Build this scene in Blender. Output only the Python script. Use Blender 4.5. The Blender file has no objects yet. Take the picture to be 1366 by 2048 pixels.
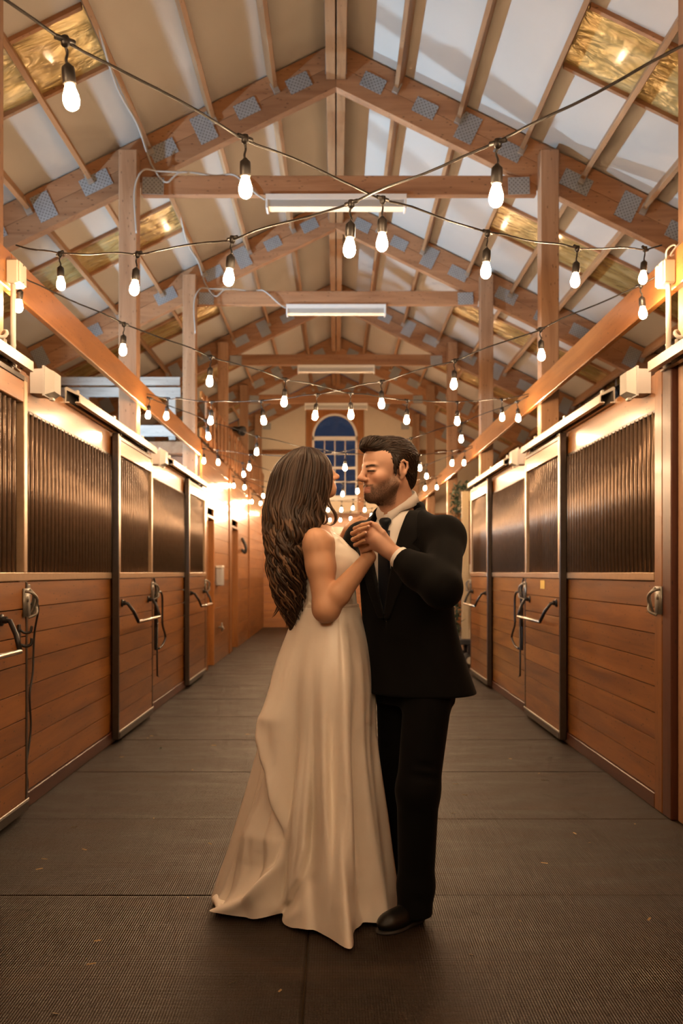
import bpy, bmesh, math, random
import numpy as np
from mathutils import Vector, Matrix

random.seed(7)
R = math.radians
SC = bpy.context.scene
COL = SC.collection

# ---------------------------------------------------------------- camera
FPX, CU, CV, EYE = 1867.0, 672.0, 1145.0, 1.30      # focal length in px of a 1366x2048 frame, vanishing point, eye height
cam_d = bpy.data.cameras.new('camera')
cam = bpy.data.objects.new('camera', cam_d)
COL.objects.link(cam)
cam.location = (0, 0, EYE)
cam.rotation_euler = (R(90), 0, 0)
cam_d.sensor_fit = 'VERTICAL'
cam_d.sensor_height = 36.0
cam_d.sensor_width = 24.0
cam_d.lens = 36.0 * FPX / 2048.0
cam_d.shift_x = (683.0 - CU) / 2048.0
cam_d.shift_y = (CV - 1024.0) / 2048.0
cam_d.clip_start = 0.05
cam_d.clip_end = 200
cam_d.dof.use_dof = True
cam_d.dof.focus_distance = 3.45
cam_d.dof.aperture_fstop = 3.6
SC.camera = cam

# ---------------------------------------------------------------- world (late dusk) and exposure
w = bpy.data.worlds.new('dusk')
SC.world = w
w.use_nodes = True
bg = w.node_tree.nodes['Background']
bg.inputs[0].default_value = (0.045, 0.070, 0.125, 1)
bg.inputs[1].default_value = 0.18
SC.view_settings.view_transform = 'Standard'
SC.view_settings.look = 'None'
SC.view_settings.exposure = 1.42
SC.view_settings.gamma = 1.0
SC.view_settings.use_curve_mapping = False

cy = SC.cycles
cy.max_bounces = 5
cy.diffuse_bounces = 3
cy.glossy_bounces = 2
cy.transmission_bounces = 4
cy.transparent_max_bounces = 4
cy.caustics_reflective = False
cy.caustics_refractive = False
cy.use_adaptive_sampling = True
cy.adaptive_threshold = .07
cy.adaptive_min_samples = 14
cy.sample_clamp_indirect = 6.0

BULB_EMIT = 150.0
BULB_COL = (1.0, 0.66, 0.37)

# ---------------------------------------------------------------- object helpers
WLOC = {}          # world location of every parent (parents are never rotated)


def link(o, parent=None, loc=(0, 0, 0)):
    COL.objects.link(o)
    loc = Vector(loc)
    if parent is not None:
        o.parent = parent
        o.location = loc - WLOC.get(parent.name, Vector((0, 0, 0)))
    else:
        o.location = loc
    WLOC[o.name] = loc
    return o


def tag(o, label=None, cat=None, group=None, kind=None):
    if label: o['label'] = label
    if cat: o['category'] = cat
    if group: o['group'] = group
    if kind: o['kind'] = kind
    return o


def empty(name, loc=(0, 0, 0), label=None, cat=None, group=None, kind=None, parent=None):
    o = bpy.data.objects.new(name, None)
    o.empty_display_size = 0.05
    link(o, parent, loc)
    return tag(o, label, cat, group, kind)


def mesh(name, verts, faces, mat=None, smooth=False):
    me = bpy.data.meshes.new(name)
    me.from_pydata([tuple(v) for v in verts], [], faces)
    if mat: me.materials.append(mat)
    if smooth: me.polygons.foreach_set('use_smooth', [True] * len(me.polygons))
    me.update()
    return me


def obj(name, me, parent=None, loc=(0, 0, 0), rot=None):
    o = bpy.data.objects.new(name, me)
    link(o, parent, loc)
    if rot: o.rotation_euler = rot
    return o


_box_cache = {}


def cbox_mesh(dx, dy, dz, mat, c=0.004, name='box'):
    """chamfered box centred on the origin (44 triangles), shared between equal sizes"""
    key = (round(dx, 3), round(dy, 3), round(dz, 3), mat.name, c)
    if key in _box_cache: return _box_cache[key]
    c = min(c, dx * .3, dy * .3, dz * .3)
    h = (dx / 2, dy / 2, dz / 2)
    vs, idx = [], {}
    for sx in (-1, 1):
        for sy in (-1, 1):
            for sz in (-1, 1):
                for a in range(3):
                    p = [sx * (h[0] - c), sy * (h[1] - c), sz * (h[2] - c)]
                    s = (sx, sy, sz)
                    p[a] = s[a] * h[a]
                    idx[(sx, sy, sz, a)] = len(vs)
                    vs.append(p)
    fs = []
    for a in range(3):
        b, d = (a + 1) % 3, (a + 2) % 3
        for s in (-1, 1):
            q = []
            for sb, sd in ((-1, -1), (1, -1), (1, 1), (-1, 1)):
                k = [0, 0, 0]; k[a] = s; k[b] = sb; k[d] = sd
                q.append(idx[(k[0], k[1], k[2], a)])
            fs.append(q if s > 0 else q[::-1])
        for sb in (-1, 1):
            for sd in (-1, 1):          # edge along a
                q = []
                for s, ax in ((-1, b), (1, b), (1, d), (-1, d)):
                    k = [0, 0, 0]; k[a] = s; k[b] = sb; k[d] = sd
                    q.append(idx[(k[0], k[1], k[2], ax)])
                fs.append(q if sb * sd < 0 else q[::-1])
    for sx in (-1, 1):
        for sy in (-1, 1):
            for sz in (-1, 1):
                q = [idx[(sx, sy, sz, a)] for a in range(3)]
                fs.append(q if sx * sy * sz > 0 else q[::-1])
    me = mesh(name, vs, fs, mat)
    _box_cache[key] = me
    return me


def box(name, lo, hi, mat, parent=None, c=0.004, rot=None):
    lo, hi = np.minimum(lo, hi), np.maximum(lo, hi)
    d = hi - lo
    return obj(name, cbox_mesh(d[0], d[1], d[2], mat, c, name), parent, tuple((lo + hi) / 2), rot)


def prism_xz(name, poly, y0, y1, mat, parent=None):
    """polygon in x,z pushed from y0 to y1, origin at the polygon's centre"""
    n = len(poly)
    cx = sum(p[0] for p in poly) / n; cz = sum(p[1] for p in poly) / n; cy = (y0 + y1) / 2
    vs = [(p[0] - cx, y0 - cy, p[1] - cz) for p in poly] + [(p[0] - cx, y1 - cy, p[1] - cz) for p in poly]
    fs = [list(range(n)), list(range(2 * n - 1, n - 1, -1))]
    fs += [[i, i + n, (i + 1) % n + n, (i + 1) % n] for i in range(n)]
    me = mesh(name, vs, fs, mat)
    bm = bmesh.new(); bm.from_mesh(me); bmesh.ops.recalc_face_normals(bm, faces=bm.faces); bm.to_mesh(me); bm.free()
    return obj(name, me, parent, (cx, cy, cz))


def tube_vf(pts, rad, n=8, cap=True):
    pts = [Vector(p) for p in pts]
    m = len(pts)
    rad = [rad] * m if not hasattr(rad, '__len__') else rad
    tang = [(pts[min(i + 1, m - 1)] - pts[max(i - 1, 0)]).normalized() for i in range(m)]
    up = Vector((0, 0, 1)) if abs(tang[0].z) < .9 else Vector((1, 0, 0))
    nrm = (up - tang[0] * up.dot(tang[0])).normalized()
    vs, fs = [], []
    for i in range(m):
        nrm = (nrm - tang[i] * nrm.dot(tang[i])).normalized()
        bi = tang[i].cross(nrm)
        for j in range(n):
            a = 2 * math.pi * j / n
            vs.append(pts[i] + (nrm * math.cos(a) + bi * math.sin(a)) * rad[i])
    for i in range(m - 1):
        for j in range(n):
            k = (j + 1) % n
            fs.append([i * n + j, i * n + k, (i + 1) * n + k, (i + 1) * n + j])
    if cap:
        fs.append(list(range(n))[::-1]); fs.append([(m - 1) * n + j for j in range(n)])
    return vs, fs


def tube(name, pts, rad, mat, parent=None, n=8, loc=None):
    o0 = Vector(loc) if loc is not None else Vector(pts[0])
    vs, fs = tube_vf([Vector(p) - o0 for p in pts], rad, n)
    return obj(name, mesh(name, vs, fs, mat, True), parent, o0)


def merge(*parts):
    V, F = [], []
    for vs, fs in parts:
        k = len(V)
        V += [tuple(v) for v in vs]
        F += [[i + k for i in f] for f in fs]
    return V, F


def lathe_vf(prof, n=14, axis='z'):
    """profile [(r, z)...] turned about z"""
    vs, fs = [], []
    for r, z in prof:
        for j in range(n):
            a = 2 * math.pi * j / n
            p = (r * math.cos(a), r * math.sin(a), z)
            if axis == 'x': p = (p[2], p[0], p[1])
            if axis == 'y': p = (p[1], p[2], p[0])
            vs.append(p)
    for i in range(len(prof) - 1):
        for j in range(n):
            k = (j + 1) % n
            fs.append([i * n + j, i * n + k, (i + 1) * n + k, (i + 1) * n + j])
    fs.append(list(range(n))[::-1]); fs.append([(len(prof) - 1) * n + j for j in range(n)])
    return vs, fs


def box_vf(lo, hi):
    x0, y0, z0 = lo; x1, y1, z1 = hi
    vs = [(x0, y0, z0), (x1, y0, z0), (x1, y1, z0), (x0, y1, z0), (x0, y0, z1), (x1, y0, z1), (x1, y1, z1), (x0, y1, z1)]
    fs = [[3, 2, 1, 0], [4, 5, 6, 7], [0, 1, 5, 4], [1, 2, 6, 5], [2, 3, 7, 6], [3, 0, 4, 7]]
    return vs, fs


def smooth_path(pts, sub=6):
    """Catmull-Rom through the points"""
    P = [Vector(p) for p in pts]
    P = [P[0] * 2 - P[1]] + P + [P[-1] * 2 - P[-2]]
    out = []
    for i in range(1, len(P) - 2):
        for s in range(sub):
            t = s / sub
            a, b, c, d = P[i - 1], P[i], P[i + 1], P[i + 2]
            out.append(.5 * ((2 * b) + (c - a) * t + (2 * a - 5 * b + 4 * c - d) * t * t + (3 * b - a - 3 * c + d) * t ** 3))
    out.append(P[-2])
    return out


def PX(u, v, y):
    """point at depth y that the camera sees at picture position u, v"""
    return Vector(((u - CU) / FPX * y, y, EYE + (CV - v) / FPX * y))


# ---------------------------------------------------------------- materials
class NT:
    def __init__(self, name):
        self.m = bpy.data.materials.new(name); self.m.use_nodes = True
        self.t = self.m.node_tree; self.n = self.t.nodes
        self.b = self.n['Principled BSDF']

    def add(self, kind, **kw):
        x = self.n.new(kind)
        for k, v in kw.items(): setattr(x, k, v)
        return x

    def link(self, a, b): self.t.links.new(a, b)

    def set(self, **kw):
        for k, v in kw.items():
            self.b.inputs[k.replace('_', ' ')].default_value = v

    def math(self, op, a, b=None, clamp=False):
        x = self.add('ShaderNodeMath', operation=op, use_clamp=clamp)
        for i, q in enumerate((a, b)):
            if q is None: continue
            if isinstance(q, (int, float)): x.inputs[i].default_value = q
            else: self.link(q, x.inputs[i])
        return x.outputs[0]

    def ramp(self, fac, stops):
        r = self.add('ShaderNodeValToRGB')
        els = r.color_ramp.elements
        while len(els) < len(stops): els.new(0.5)
        for e, (p, c) in zip(els, stops):
            e.position = p; e.color = (*c, 1) if len(c) == 3 else c
        self.link(fac, r.inputs[0])
        return r.outputs[0]

    def mix(self, fac, a, b, mode='MIX'):
        x = self.add('ShaderNodeMix', data_type='RGBA', blend_type=mode)
        for s, q in ((x.inputs[0], fac), (x.inputs[6], a), (x.inputs[7], b)):
            if isinstance(q, (int, float)): s.default_value = q
            elif isinstance(q, tuple): s.default_value = (*q, 1)
            else: self.link(q, s)
        return x.outputs[2]

    def bump(self, h, strength=.3, dist=.01):
        x = self.add('ShaderNodeBump'); x.inputs['Strength'].default_value = strength; x.inputs['Distance'].default_value = dist
        self.link(h, x.inputs['Height']); self.link(x.outputs[0], self.b.inputs['Normal'])

    def coords(self, scale, rnd=True, which='Object'):
        tc = self.add('ShaderNodeTexCoord')
        mp = self.add('ShaderNodeMapping'); mp.inputs['Scale'].default_value = scale
        src = tc.outputs[which]
        if rnd:
            oi = self.add('ShaderNodeObjectInfo')
            mu = self.add('ShaderNodeVectorMath', operation='ADD')
            cb = self.add('ShaderNodeCombineXYZ')
            for i, k in enumerate((17.3, 9.1, 23.7)): self.link(self.math('MULTIPLY', oi.outputs['Random'], k), cb.inputs[i])
            self.link(src, mu.inputs[0]); self.link(cb.outputs[0], mu.inputs[1])
            src = mu.outputs[0]
        self.link(src, mp.inputs[0])
        return mp.outputs[0]

    def noise(self, vec, scale=1.0, detail=5, rough=.6, dist=0.0):
        x = self.add('ShaderNodeTexNoise')
        x.inputs['Scale'].default_value = scale; x.inputs['Detail'].default_value = detail
        x.inputs['Roughness'].default_value = rough; x.inputs['Distortion'].default_value = dist
        self.link(vec, x.inputs['Vector'])
        return x.outputs['Fac']


_wood = {}


def wood(kind, axis):
    key = (kind, axis)
    if key in _wood: return _wood[key]
    dark, mid, light, rough, coat, knot = {
        'stain': ((.125, .038, .006), (.230, .078, .012), (.31, .112, .019), .42, .20, 1.0),
        'beam': ((.27, .095, .021), (.39, .150, .037), (.48, .200, .056), .34, .6, .8),
        'fir': ((.25, .108, .046), (.37, .178, .082), (.45, .235, .115), .62, .0, 1.0),
        'post': ((.26, .125, .058), (.37, .200, .105), (.46, .270, .155), .55, .1, 1.0),
        'purlin': ((.29, .142, .062), (.40, .208, .094), (.48, .265, .130), .6, .0, .7),
        'pale': ((.50, .36, .20), (.62, .47, .28), (.70, .55, .36), .5, .1, .5),
        'grey': ((.33, .27, .22), (.47, .40, .34), (.56, .49, .42), .7, .0, .6),
        'red': ((.045, .010, .004), (.080, .019, .006), (.12, .032, .010), .45, .15, .8),
    }[kind]
    t = NT(f'wood_{kind}_{axis}')
    long, cross = .8, 9.0
    sc = {'X': (long, cross, cross), 'Y': (cross, long, cross), 'Z': (cross, cross, long)}[axis]
    v = t.coords(sc)
    n1 = t.noise(v, 1.0, 4, .62, .6)
    c = t.ramp(n1, [(.28, dark), (.5, mid), (.74, light)])
    sc2 = tuple(s * (6 if s == cross else 2.0) for s in sc)
    v2 = t.coords(sc2)
    n2 = t.noise(v2, 1.0, 2, .6)
    c = t.mix(t.math('MULTIPLY', t.ramp(n2, [(.45, (0, 0, 0)), (.75, (1, 1, 1))]), .22), c, dark)
    ks = {'X': (2.3, 6.5, 6.5), 'Y': (6.5, 2.3, 6.5), 'Z': (6.5, 6.5, 2.3)}[axis]
    vo = t.add('ShaderNodeTexVoronoi'); t.link(t.coords(ks), vo.inputs['Vector'])
    kn = t.math('MULTIPLY', t.ramp(vo.outputs['Distance'], [(.07, (1, 1, 1)), (.18, (0, 0, 0))]), knot * .85)
    c = t.mix(kn, c, tuple(x * .32 for x in dark))
    oi = t.add('ShaderNodeObjectInfo')
    hv = t.add('ShaderNodeHueSaturation')
    t.link(t.math('ADD', t.math('MULTIPLY', oi.outputs['Random'], .34), .82), hv.inputs['Value'])
    t.link(c, hv.inputs['Color'])
    t.link(hv.outputs[0], t.b.inputs['Base Color'])
    t.set(Roughness=rough, Coat_Weight=coat, Coat_Roughness=.16)
    t.bump(n2, .06, .003)
    _wood[key] = t.m
    return t.m


def plain(name, col, rough=.5, metal=0.0, noise=.0, nscale=30, bump=0.0, coat=0.0, spec=.5):
    t = NT(name)
    t.set(Base_Color=(*col, 1), Roughness=rough, Metallic=metal, Coat_Weight=coat, Specular_IOR_Level=spec)
    if noise or bump:
        v = t.coords((1, 1, 1))
        n = t.noise(v, nscale, 5, .6)
        if noise:
            t.link(t.mix(n, tuple(x * (1 - noise) for x in col), tuple(min(1, x * (1 + noise)) for x in col)), t.b.inputs['Base Color'])
        if bump: t.bump(n, bump, .01)
    return t.m


M = {}
M['steel_dark'] = plain('dark_bronze_steel', (.060, .042, .032), .34, .55, .25, 25)
M['bar'] = plain('bronze_bar', (.21, .135, .088), .33, .6, .3, 18)
M['steel_tan'] = plain('tan_steel_channel', (.50, .34, .21), .32, .55, .2, 20)
M['galv'] = plain('galvanised_track', (.47, .43, .38), .38, .65, .15, 25)
M['black_iron'] = plain('black_iron', (.020, .017, .016), .38, .4, .3, 40)
M['chrome'] = plain('worn_chrome', (.62, .55, .47), .25, .95, .15, 60)
M['latch'] = plain('latch_metal', (.27, .24, .20), .42, .6, .4, 60)
M['cord'] = plain('black_rubber_cord', (.020, .017, .015), .38)
M['white_plastic'] = plain('white_plastic', (.72, .68, .61), .4)
M['grey_plastic'] = plain('grey_plastic', (.43, .41, .40), .5)
M['box_plastic'] = plain('cream_plastic', (.66, .58, .46), .45)
M['cable_grey'] = plain('grey_cable', (.45, .41, .36), .5)
M['enamel'] = plain('white_enamel', (.80, .77, .72), .35)
M['muntin'] = plain('white_window_paint', (.82, .78, .72), .45)
M['cream_wall'] = plain('cream_wallboard', (.66, .56, .43), .8, 0, .06, 6, .05)
M['dark_wall'] = plain('dark_boards', (.13, .075, .045), .8, 0, .4, 5)
M['siding'] = plain('grey_siding', (.30, .28, .27), .6, 0, .2, 5)
M['earth'] = plain('stall_bedding', (.16, .10, .06), .95, 0, .4, 12, .3)
M['leaf'] = plain('dark_garland', (.030, .060, .035), .6, 0, .5, 60)
M['tag'] = plain('yellow_card', (.75, .42, .06), .5)
M['rubber'] = plain('dark_rubber', (.02, .018, .017), .6)
M['straw'] = plain('straw', (.45, .30, .14), .8)

# perforated truss plates
t = NT('galvanised_nail_plate')
v = t.coords((1, 1, 1), rnd=False)
sp = t.add('ShaderNodeSeparateXYZ'); t.link(v, sp.inputs[0])
K = 2 * math.pi / .037
sx = t.math('SINE', t.math('MULTIPLY', sp.outputs[0], K)); sz = t.math('SINE', t.math('MULTIPLY', sp.outputs[2], K))
hole = t.ramp(t.math('MULTIPLY', sx, sz), [(.36, (0, 0, 0)), (.52, (1, 1, 1))])
nn = t.noise(t.coords((1, 1, 1)), 14, 4)
t.link(t.mix(hole, t.mix(nn, (.30, .31, .32), (.44, .45, .46)), (.19, .18, .175)), t.b.inputs['Base Color'])
t.set(Roughness=.5, Metallic=.35)
t.bump(t.math('MULTIPLY', hole, -1), .5, .003)
M['plate'] = t.m

# roof lining (white vapour-barrier paper)
t = NT('white_roof_lining')
n = t.noise(t.coords((1, 1, 1), rnd=False), 1.3, 5, .55)
t.link(t.mix(n, (.52, .475, .42), (.60, .56, .51)), t.b.inputs['Base Color'])
t.set(Roughness=.7, Specular_IOR_Level=.3)
t.bump(t.noise(t.coords((1, .4, 1), rnd=False), 2.2, 2, .5), .35, .05)
M['lining'] = t.m

# rippled fibreglass skylight
t = NT('golden_fibreglass_skylight')
v = t.coords((1, 1, 1), rnd=True)
n = t.noise(t.coords((1.6, 5, 1.6)), 1.0, 4, .55, 1.0)
t.link(t.ramp(n, [(.3, (.38, .25, .075)), (.52, (.60, .44, .17)), (.72, (.74, .60, .30))]), t.b.inputs['Base Color'])
t.set(Roughness=.22, Metallic=.45, Coat_Weight=.6, Coat_Roughness=.08)
t.bump(t.noise(t.coords((2.2, 5, 2.2)), 1.2, 3, .5, .8), .8, .06)
M['skylight'] = t.m

# stable mats
t = NT('ribbed_rubber_mat')
v = t.coords((1, 1, 1), rnd=False, which='Object')
geo = t.add('ShaderNodeNewGeometry')
sp = t.add('ShaderNodeSeparateXYZ'); t.link(geo.outputs['Position'], sp.inputs[0])
K = 2 * math.pi / .0125
a = t.math('SINE', t.math('MULTIPLY', t.math('ADD', sp.outputs[0], sp.outputs[1]), K * .7071))
b = t.math('SINE', t.math('MULTIPLY', t.math('SUBTRACT', sp.outputs[0], sp.outputs[1]), K * .7071))
dots = t.math('MULTIPLY', t.math('ADD', t.math('MULTIPLY', a, b), 1.0), .5)
mp = t.add('ShaderNodeMapping'); mp.inputs['Scale'].default_value = (1.2, 3.2, 1); t.link(geo.outputs['Position'], mp.inputs[0])
dirt = t.noise(mp.outputs[0], 1.6, 7, .65, .4)
mp2 = t.add('ShaderNodeMapping'); mp2.inputs['Scale'].default_value = (1, 7, 1); t.link(geo.outputs['Position'], mp2.inputs[0])
dirt2 = t.noise(mp2.outputs[0], 4.0, 6, .7)
c = t.ramp(dirt, [(.36, (.005, .0032, .0022)), (.53, (.014, .0090, .0060)), (.68, (.040, .026, .0175))])
c = t.mix(t.ramp(dirt2, [(.48, (0, 0, 0)), (.68, (.75, .75, .75))]), c, (.016, .011, .008))
oi = t.add('ShaderNodeObjectInfo')
hv = t.add('ShaderNodeHueSaturation'); t.link(t.math('ADD', t.math('MULTIPLY', oi.outputs['Random'], .3), .85), hv.inputs['Value']); t.link(c, hv.inputs['Color'])
t.link(hv.outputs[0], t.b.inputs['Base Color'])
t.set(Roughness=.5, Specular_IOR_Level=.46, Specular_Tint=(1.0, .80, .64, 1))
t.link(t.ramp(dirt, [(.3, (.36,) * 3), (.7, (.56,) * 3)]), t.b.inputs['Roughness'])
t.bump(t.math('ADD', dots, t.math('MULTIPLY', dirt2, 1.2)), .9, .005)
M['mat'] = t.m

# bulbs
t = NT('warm_bulb_glass')
t.set(Base_Color=(1, .9, .75, 1), Emission_Color=(*BULB_COL, 1), Emission_Strength=BULB_EMIT, Roughness=.2)
M['bulb'] = t.m

# window glass
t = NT('dusk_window_glass')
t.set(Base_Color=(.75, .82, .9, 1), Roughness=.03, IOR=1.45, Transmission_Weight=1.0)
M['glass'] = t.m
t = NT('clear_plastic_lens')
t.set(Base_Color=(.60, .57, .52, 1), Roughness=.28, IOR=1.4, Transmission_Weight=.35)
M['lens'] = t.m
# ================================================================ THE BARN
PITCH = 3.4
TY = [1.53 + PITCH * k for k in range(-1, 7)]        # roof trusses
YA, YB = -3.60, 22.1                                 # near and far end of the building
XO = 5.3                                             # outside walls
WL, WR = -1.715, 1.765                               # stall fronts
PLI, PRI = -1.735, 1.785                             # inner faces of the posts
SL = .49


def ztop(x): return 6.02 - SL * abs(x)


# ---------------------------------------------------------------- floor of mats
floor = empty('floor', (0, 0, 0), 'aisle floor laid with dark ribbed rubber mats', None, None, 'structure')
MROW = 1.166
row_y = 3.76 - MROW * 8
rows = 0
while row_y < YB:
    xs = -.10 + (random.uniform(-.12, .12) if rows != 7 else 0)
    if rows == 7: xs = -.10
    y1 = min(row_y + MROW, YB)
    if y1 > YA:
        y0 = max(row_y, YA)
        box('mat', (-1.80, y0 + .003, -.02), (xs - .003, y1 - .003, random.uniform(-.0012, .0012)), M['mat'], floor, .004)
        box('mat', (xs + .003, y0 + .003, -.02), (1.83, y1 - .003, random.uniform(-.0012, .0012)), M['mat'], floor, .004)
    row_y += MROW; rows += 1
tag(box('floor_base', (-XO, YA, -.08), (XO, YB, -.021), M['earth']), 'packed earth under the mats and stalls', None, None, 'structure')

# ---------------------------------------------------------------- roof lining, purlins, skylights
ceiling = empty('ceiling', (0, 0, 0), 'sloping roof with white lining, purlins and skylights', None, None, 'structure')
PUR = [.60, 1.15, 1.71, 2.245, 2.79, 3.34, 3.89, 4.44, 5.0]
ANG = math.atan(SL)
bays = [(YA, TY[0])] + [(TY[i], TY[i + 1]) for i in range(len(TY) - 1)]
for bi, (y0, y1) in enumerate(bays):
    if y1 - y0 < .3: continue
    ya, yb = y0 + .052, y1 - .052
    ly = (y1 + y0) / 2 + .02
    for s in (-1, 1):
        # lining sheet (in pieces around the translucent strip) lies on the purlins
        sk0, sk1 = y1 - 1.98, y1 - 1.235
        xin = 1.73
        def sheet(name, xa, xb, c0, c1, mat, dz=0.0):
            poly = [(s * xa, ztop(xa) + dz), (s * xb, ztop(xb) + dz), (s * xb, ztop(xb) + .02 + dz), (s * xa, ztop(xa) + .02 + dz)]
            return prism_xz(name, poly, c0, c1, mat, ceiling)
        sheet('lining_sheet', .0, xin, y0, y1, M['lining'])
        sheet('lining_sheet', xin, XO, y0, sk0, M['lining'])
        sheet('lining_sheet', xin, XO, sk1, y1, M['lining'])
        for i in range(2, len(PUR)):
            xa = PUR[i] + .02; xb = (PUR[i + 1] - .02) if i + 1 < len(PUR) else XO
            sheet('skylight_panel', xa - .02, xb + .02, sk0, sk1, M['skylight'])
        for yy in (sk0, sk1):
            poly = [(s * xin, ztop(xin) - .035), (s * XO, ztop(XO) - .035), (s * XO, ztop(XO)), (s * xin, ztop(xin))]
            prism_xz('skylight_batten', poly, yy - .018, yy + .018, wood('fir', 'X'), ceiling)
        for x in PUR:
            d = .150
            cx, cz = s * (x - .5 * d * math.sin(ANG)), ztop(x) - .002 - .5 * d * math.cos(ANG)
            obj('purlin', cbox_mesh(.040, yb - ya, d, wood('purlin', 'Y'), .003, 'purlin'), ceiling, (cx, (ya + yb) / 2, cz), (0, s * ANG, 0))
    # ridge: a doubled beam
    for s in (-1, 1):
        box('ridge_beam', (s * .006, ya, 5.67), (s * .088, yb, 5.985), wood('purlin', 'Y'), ceiling)

# ---------------------------------------------------------------- outer walls
def side_wall(name, x, label):
    tag(box(name, (x - .03, YA, -.02), (x + .03, YB, ztop(XO) - .02), M['dark_wall']), label, None, None, 'structure')
side_wall('wall_left', -XO - .03, 'dark outer wall behind the stalls')
side_wall('wall_right', XO + .03, 'dark outer wall behind the stalls')
prism_xz('wall_front', [(-XO, 0), (XO, 0), (XO, ztop(XO)), (0, ztop(0)), (-XO, ztop(XO))], YA - .06, YA, M['dark_wall'])['kind'] = 'structure'  # unseen end wall, added to keep blue dusk light off the couple

# far gable wall with an arched window: built around the opening
back = empty('wall_back', (0, YB, 0), 'cream gable wall over wooden boards at the far end', None, None, 'structure')
WX0, WX1, WZ0, WZS, WZT = -.565, .510, 3.06, 4.50, 5.06      # window opening: sill, spring line, crown
WCX = (WX0 + WX1) / 2; WR_ = (WX1 - WX0) / 2
ZB = 2.62
prism_xz('wallboard', [(-XO, ZB), (WX0, ZB), (WX0, WZT + .02), (-(6.02 - WZT - .02) / SL, WZT + .02), (-XO, ztop(XO))], YB, YB + .08, M['cream_wall'], back)
prism_xz('wallboard', [(XO, ZB), (WX1, ZB), (WX1, WZT + .02), ((6.02 - WZT - .02) / SL, WZT + .02), (XO, ztop(XO))], YB, YB + .08, M['cream_wall'], back)
prism_xz('wallboard', [(WX0, ZB), (WX1, ZB), (WX1, WZ0), (WX0, WZ0)], YB, YB + .08, M['cream_wall'], back)
xg = (6.02 - WZT - .02) / SL
prism_xz('wallboard', [(-xg, WZT + .02), (xg, WZT + .02), (0, 6.02)], YB, YB + .08, M['cream_wall'], back)
# arch spandrels
for s in (-1, 1):
    arc = [(WCX + s * WR_ * math.cos(a), WZS + (WZT - WZS) * math.sin(a)) for a in np.linspace(0, math.pi / 2, 10)]
    poly = arc + [(WCX, WZT + .02), (WCX + s * WR_, WZT + .02)]
    prism_xz('spandrel', poly, YB, YB + .08, M['cream_wall'], back)
for k in range(13):
    z0 = k * .2
    box('wall_plank', (-XO + .05, YB - .03, z0 + .002), (XO - .05, YB - .002, z0 + .198), wood('beam', 'X'), back)
box('trim_board', (-4, YB - .03, 4.10), (-.71, YB - .004, 4.20), wood('stain', 'X'), back)
box('trim_board', (.64, YB - .03, 4.10), (4, YB - .004, 4.20), wood('stain', 'X'), back)
box('trim_board', (-4, YB - .045, 2.60), (4, YB - .004, 2.70), wood('stain', 'X'), back)
# wooden surround
for s, xx in ((-1, WX0), (1, WX1)):
    box('window_surround', (xx, YB - .035, 2.72), (xx + s * .15, YB - .004, 5.10), wood('beam', 'Z'), back)
box('window_surround', (WX0 - .15, YB - .036, 5.10), (WX1 + .15, YB - .005, 5.24), wood('beam', 'X'), back)
for s in (-1, 1):
    arc = [(WCX + s * WR_ * math.cos(a), WZS + (WZT - WZS) * math.sin(a)) for a in np.linspace(0, math.pi / 2, 10)]
    prism_xz('window_surround', arc + [(WCX, WZT + .04), (WCX + s * WR_, WZT + .04)], YB - .03, YB - .002, wood('beam', 'Z'), back)

win = empty('window_1', (WCX, YB, WZ0), 'arched white-framed window showing blue dusk in the far gable', None, None, 'structure')
fw = .05
box('window_frame', (WX0, YB - .02, WZ0), (WX0 + fw, YB + .05, WZS), M['muntin'], win)
box('window_frame', (WX1 - fw, YB - .02, WZ0), (WX1, YB + .05, WZS), M['muntin'], win)
box('window_frame', (WX0, YB - .04, WZ0 - .05), (WX1, YB + .05, WZ0 + .06), M['muntin'], win)
box('window_frame', (WX0, YB - .02, WZS - .07), (WX1, YB + .05, WZS + .02), M['muntin'], win)
arc = [(WCX + WR_ * math.cos(a), WZS + (WZT - WZS) * math.sin(a)) for a in np.linspace(0, math.pi, 25)]
arci = [(WCX + (WR_ - fw) * math.cos(a), WZS + (WZT - WZS - fw) * math.sin(a)) for a in np.linspace(0, math.pi, 25)]
vs = [(p[0] - WCX, y - YB, p[1] - WZ0) for y in (YB - .02, YB + .05) for q in (arc, arci) for p in q]
fs = []
for i in range(24):
    for a, b in ((0, 25), (25, 75), (75, 50), (50, 0)): fs.append([a + i, a + i + 1, b + i + 1, b + i])
obj('window_frame', mesh('window_arch', vs, fs, M['muntin']), win, (WCX, YB, WZ0))
gw = (WX1 - WX0 - 2 * fw) / 4
rows_z = np.linspace(WZ0 + .06, WZS - .07, 5)
for i in range(1, 4): box('muntin', (WX0 + fw + gw * i - .012, YB - .005, rows_z[0]), (WX0 + fw + gw * i + .012, YB + .03, rows_z[-1]), M['muntin'], win)
for k in (1, 2, 3): box('muntin', (WX0 + fw, YB - .006, rows_z[k] - (.03 if k == 2 else .012)), (WX1 - fw, YB + .031, rows_z[k] + (.03 if k == 2 else .012)), M['muntin'], win)
for i in range(4):
    for k in range(4):
        box('pane', (WX0 + fw + gw * i + .012, YB + .010, rows_z[k] + .012), (WX0 + fw + gw * (i + 1) - .012, YB + .016, rows_z[k + 1] - .012), M['glass'], win, .001)
vs = [(p[0] - WCX, .010, p[1] - WZ0) for p in arci] + [(p[0] - WCX, .016, p[1] - WZ0) for p in arci]
obj('pane', mesh('arch_pane', vs, [list(range(25)), list(range(49, 24, -1))] + [[i, i + 1, i + 26, i + 25] for i in range(24)] + [[24, 0, 25, 49]], M['glass']), win, (WCX, YB, WZ0))

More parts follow.
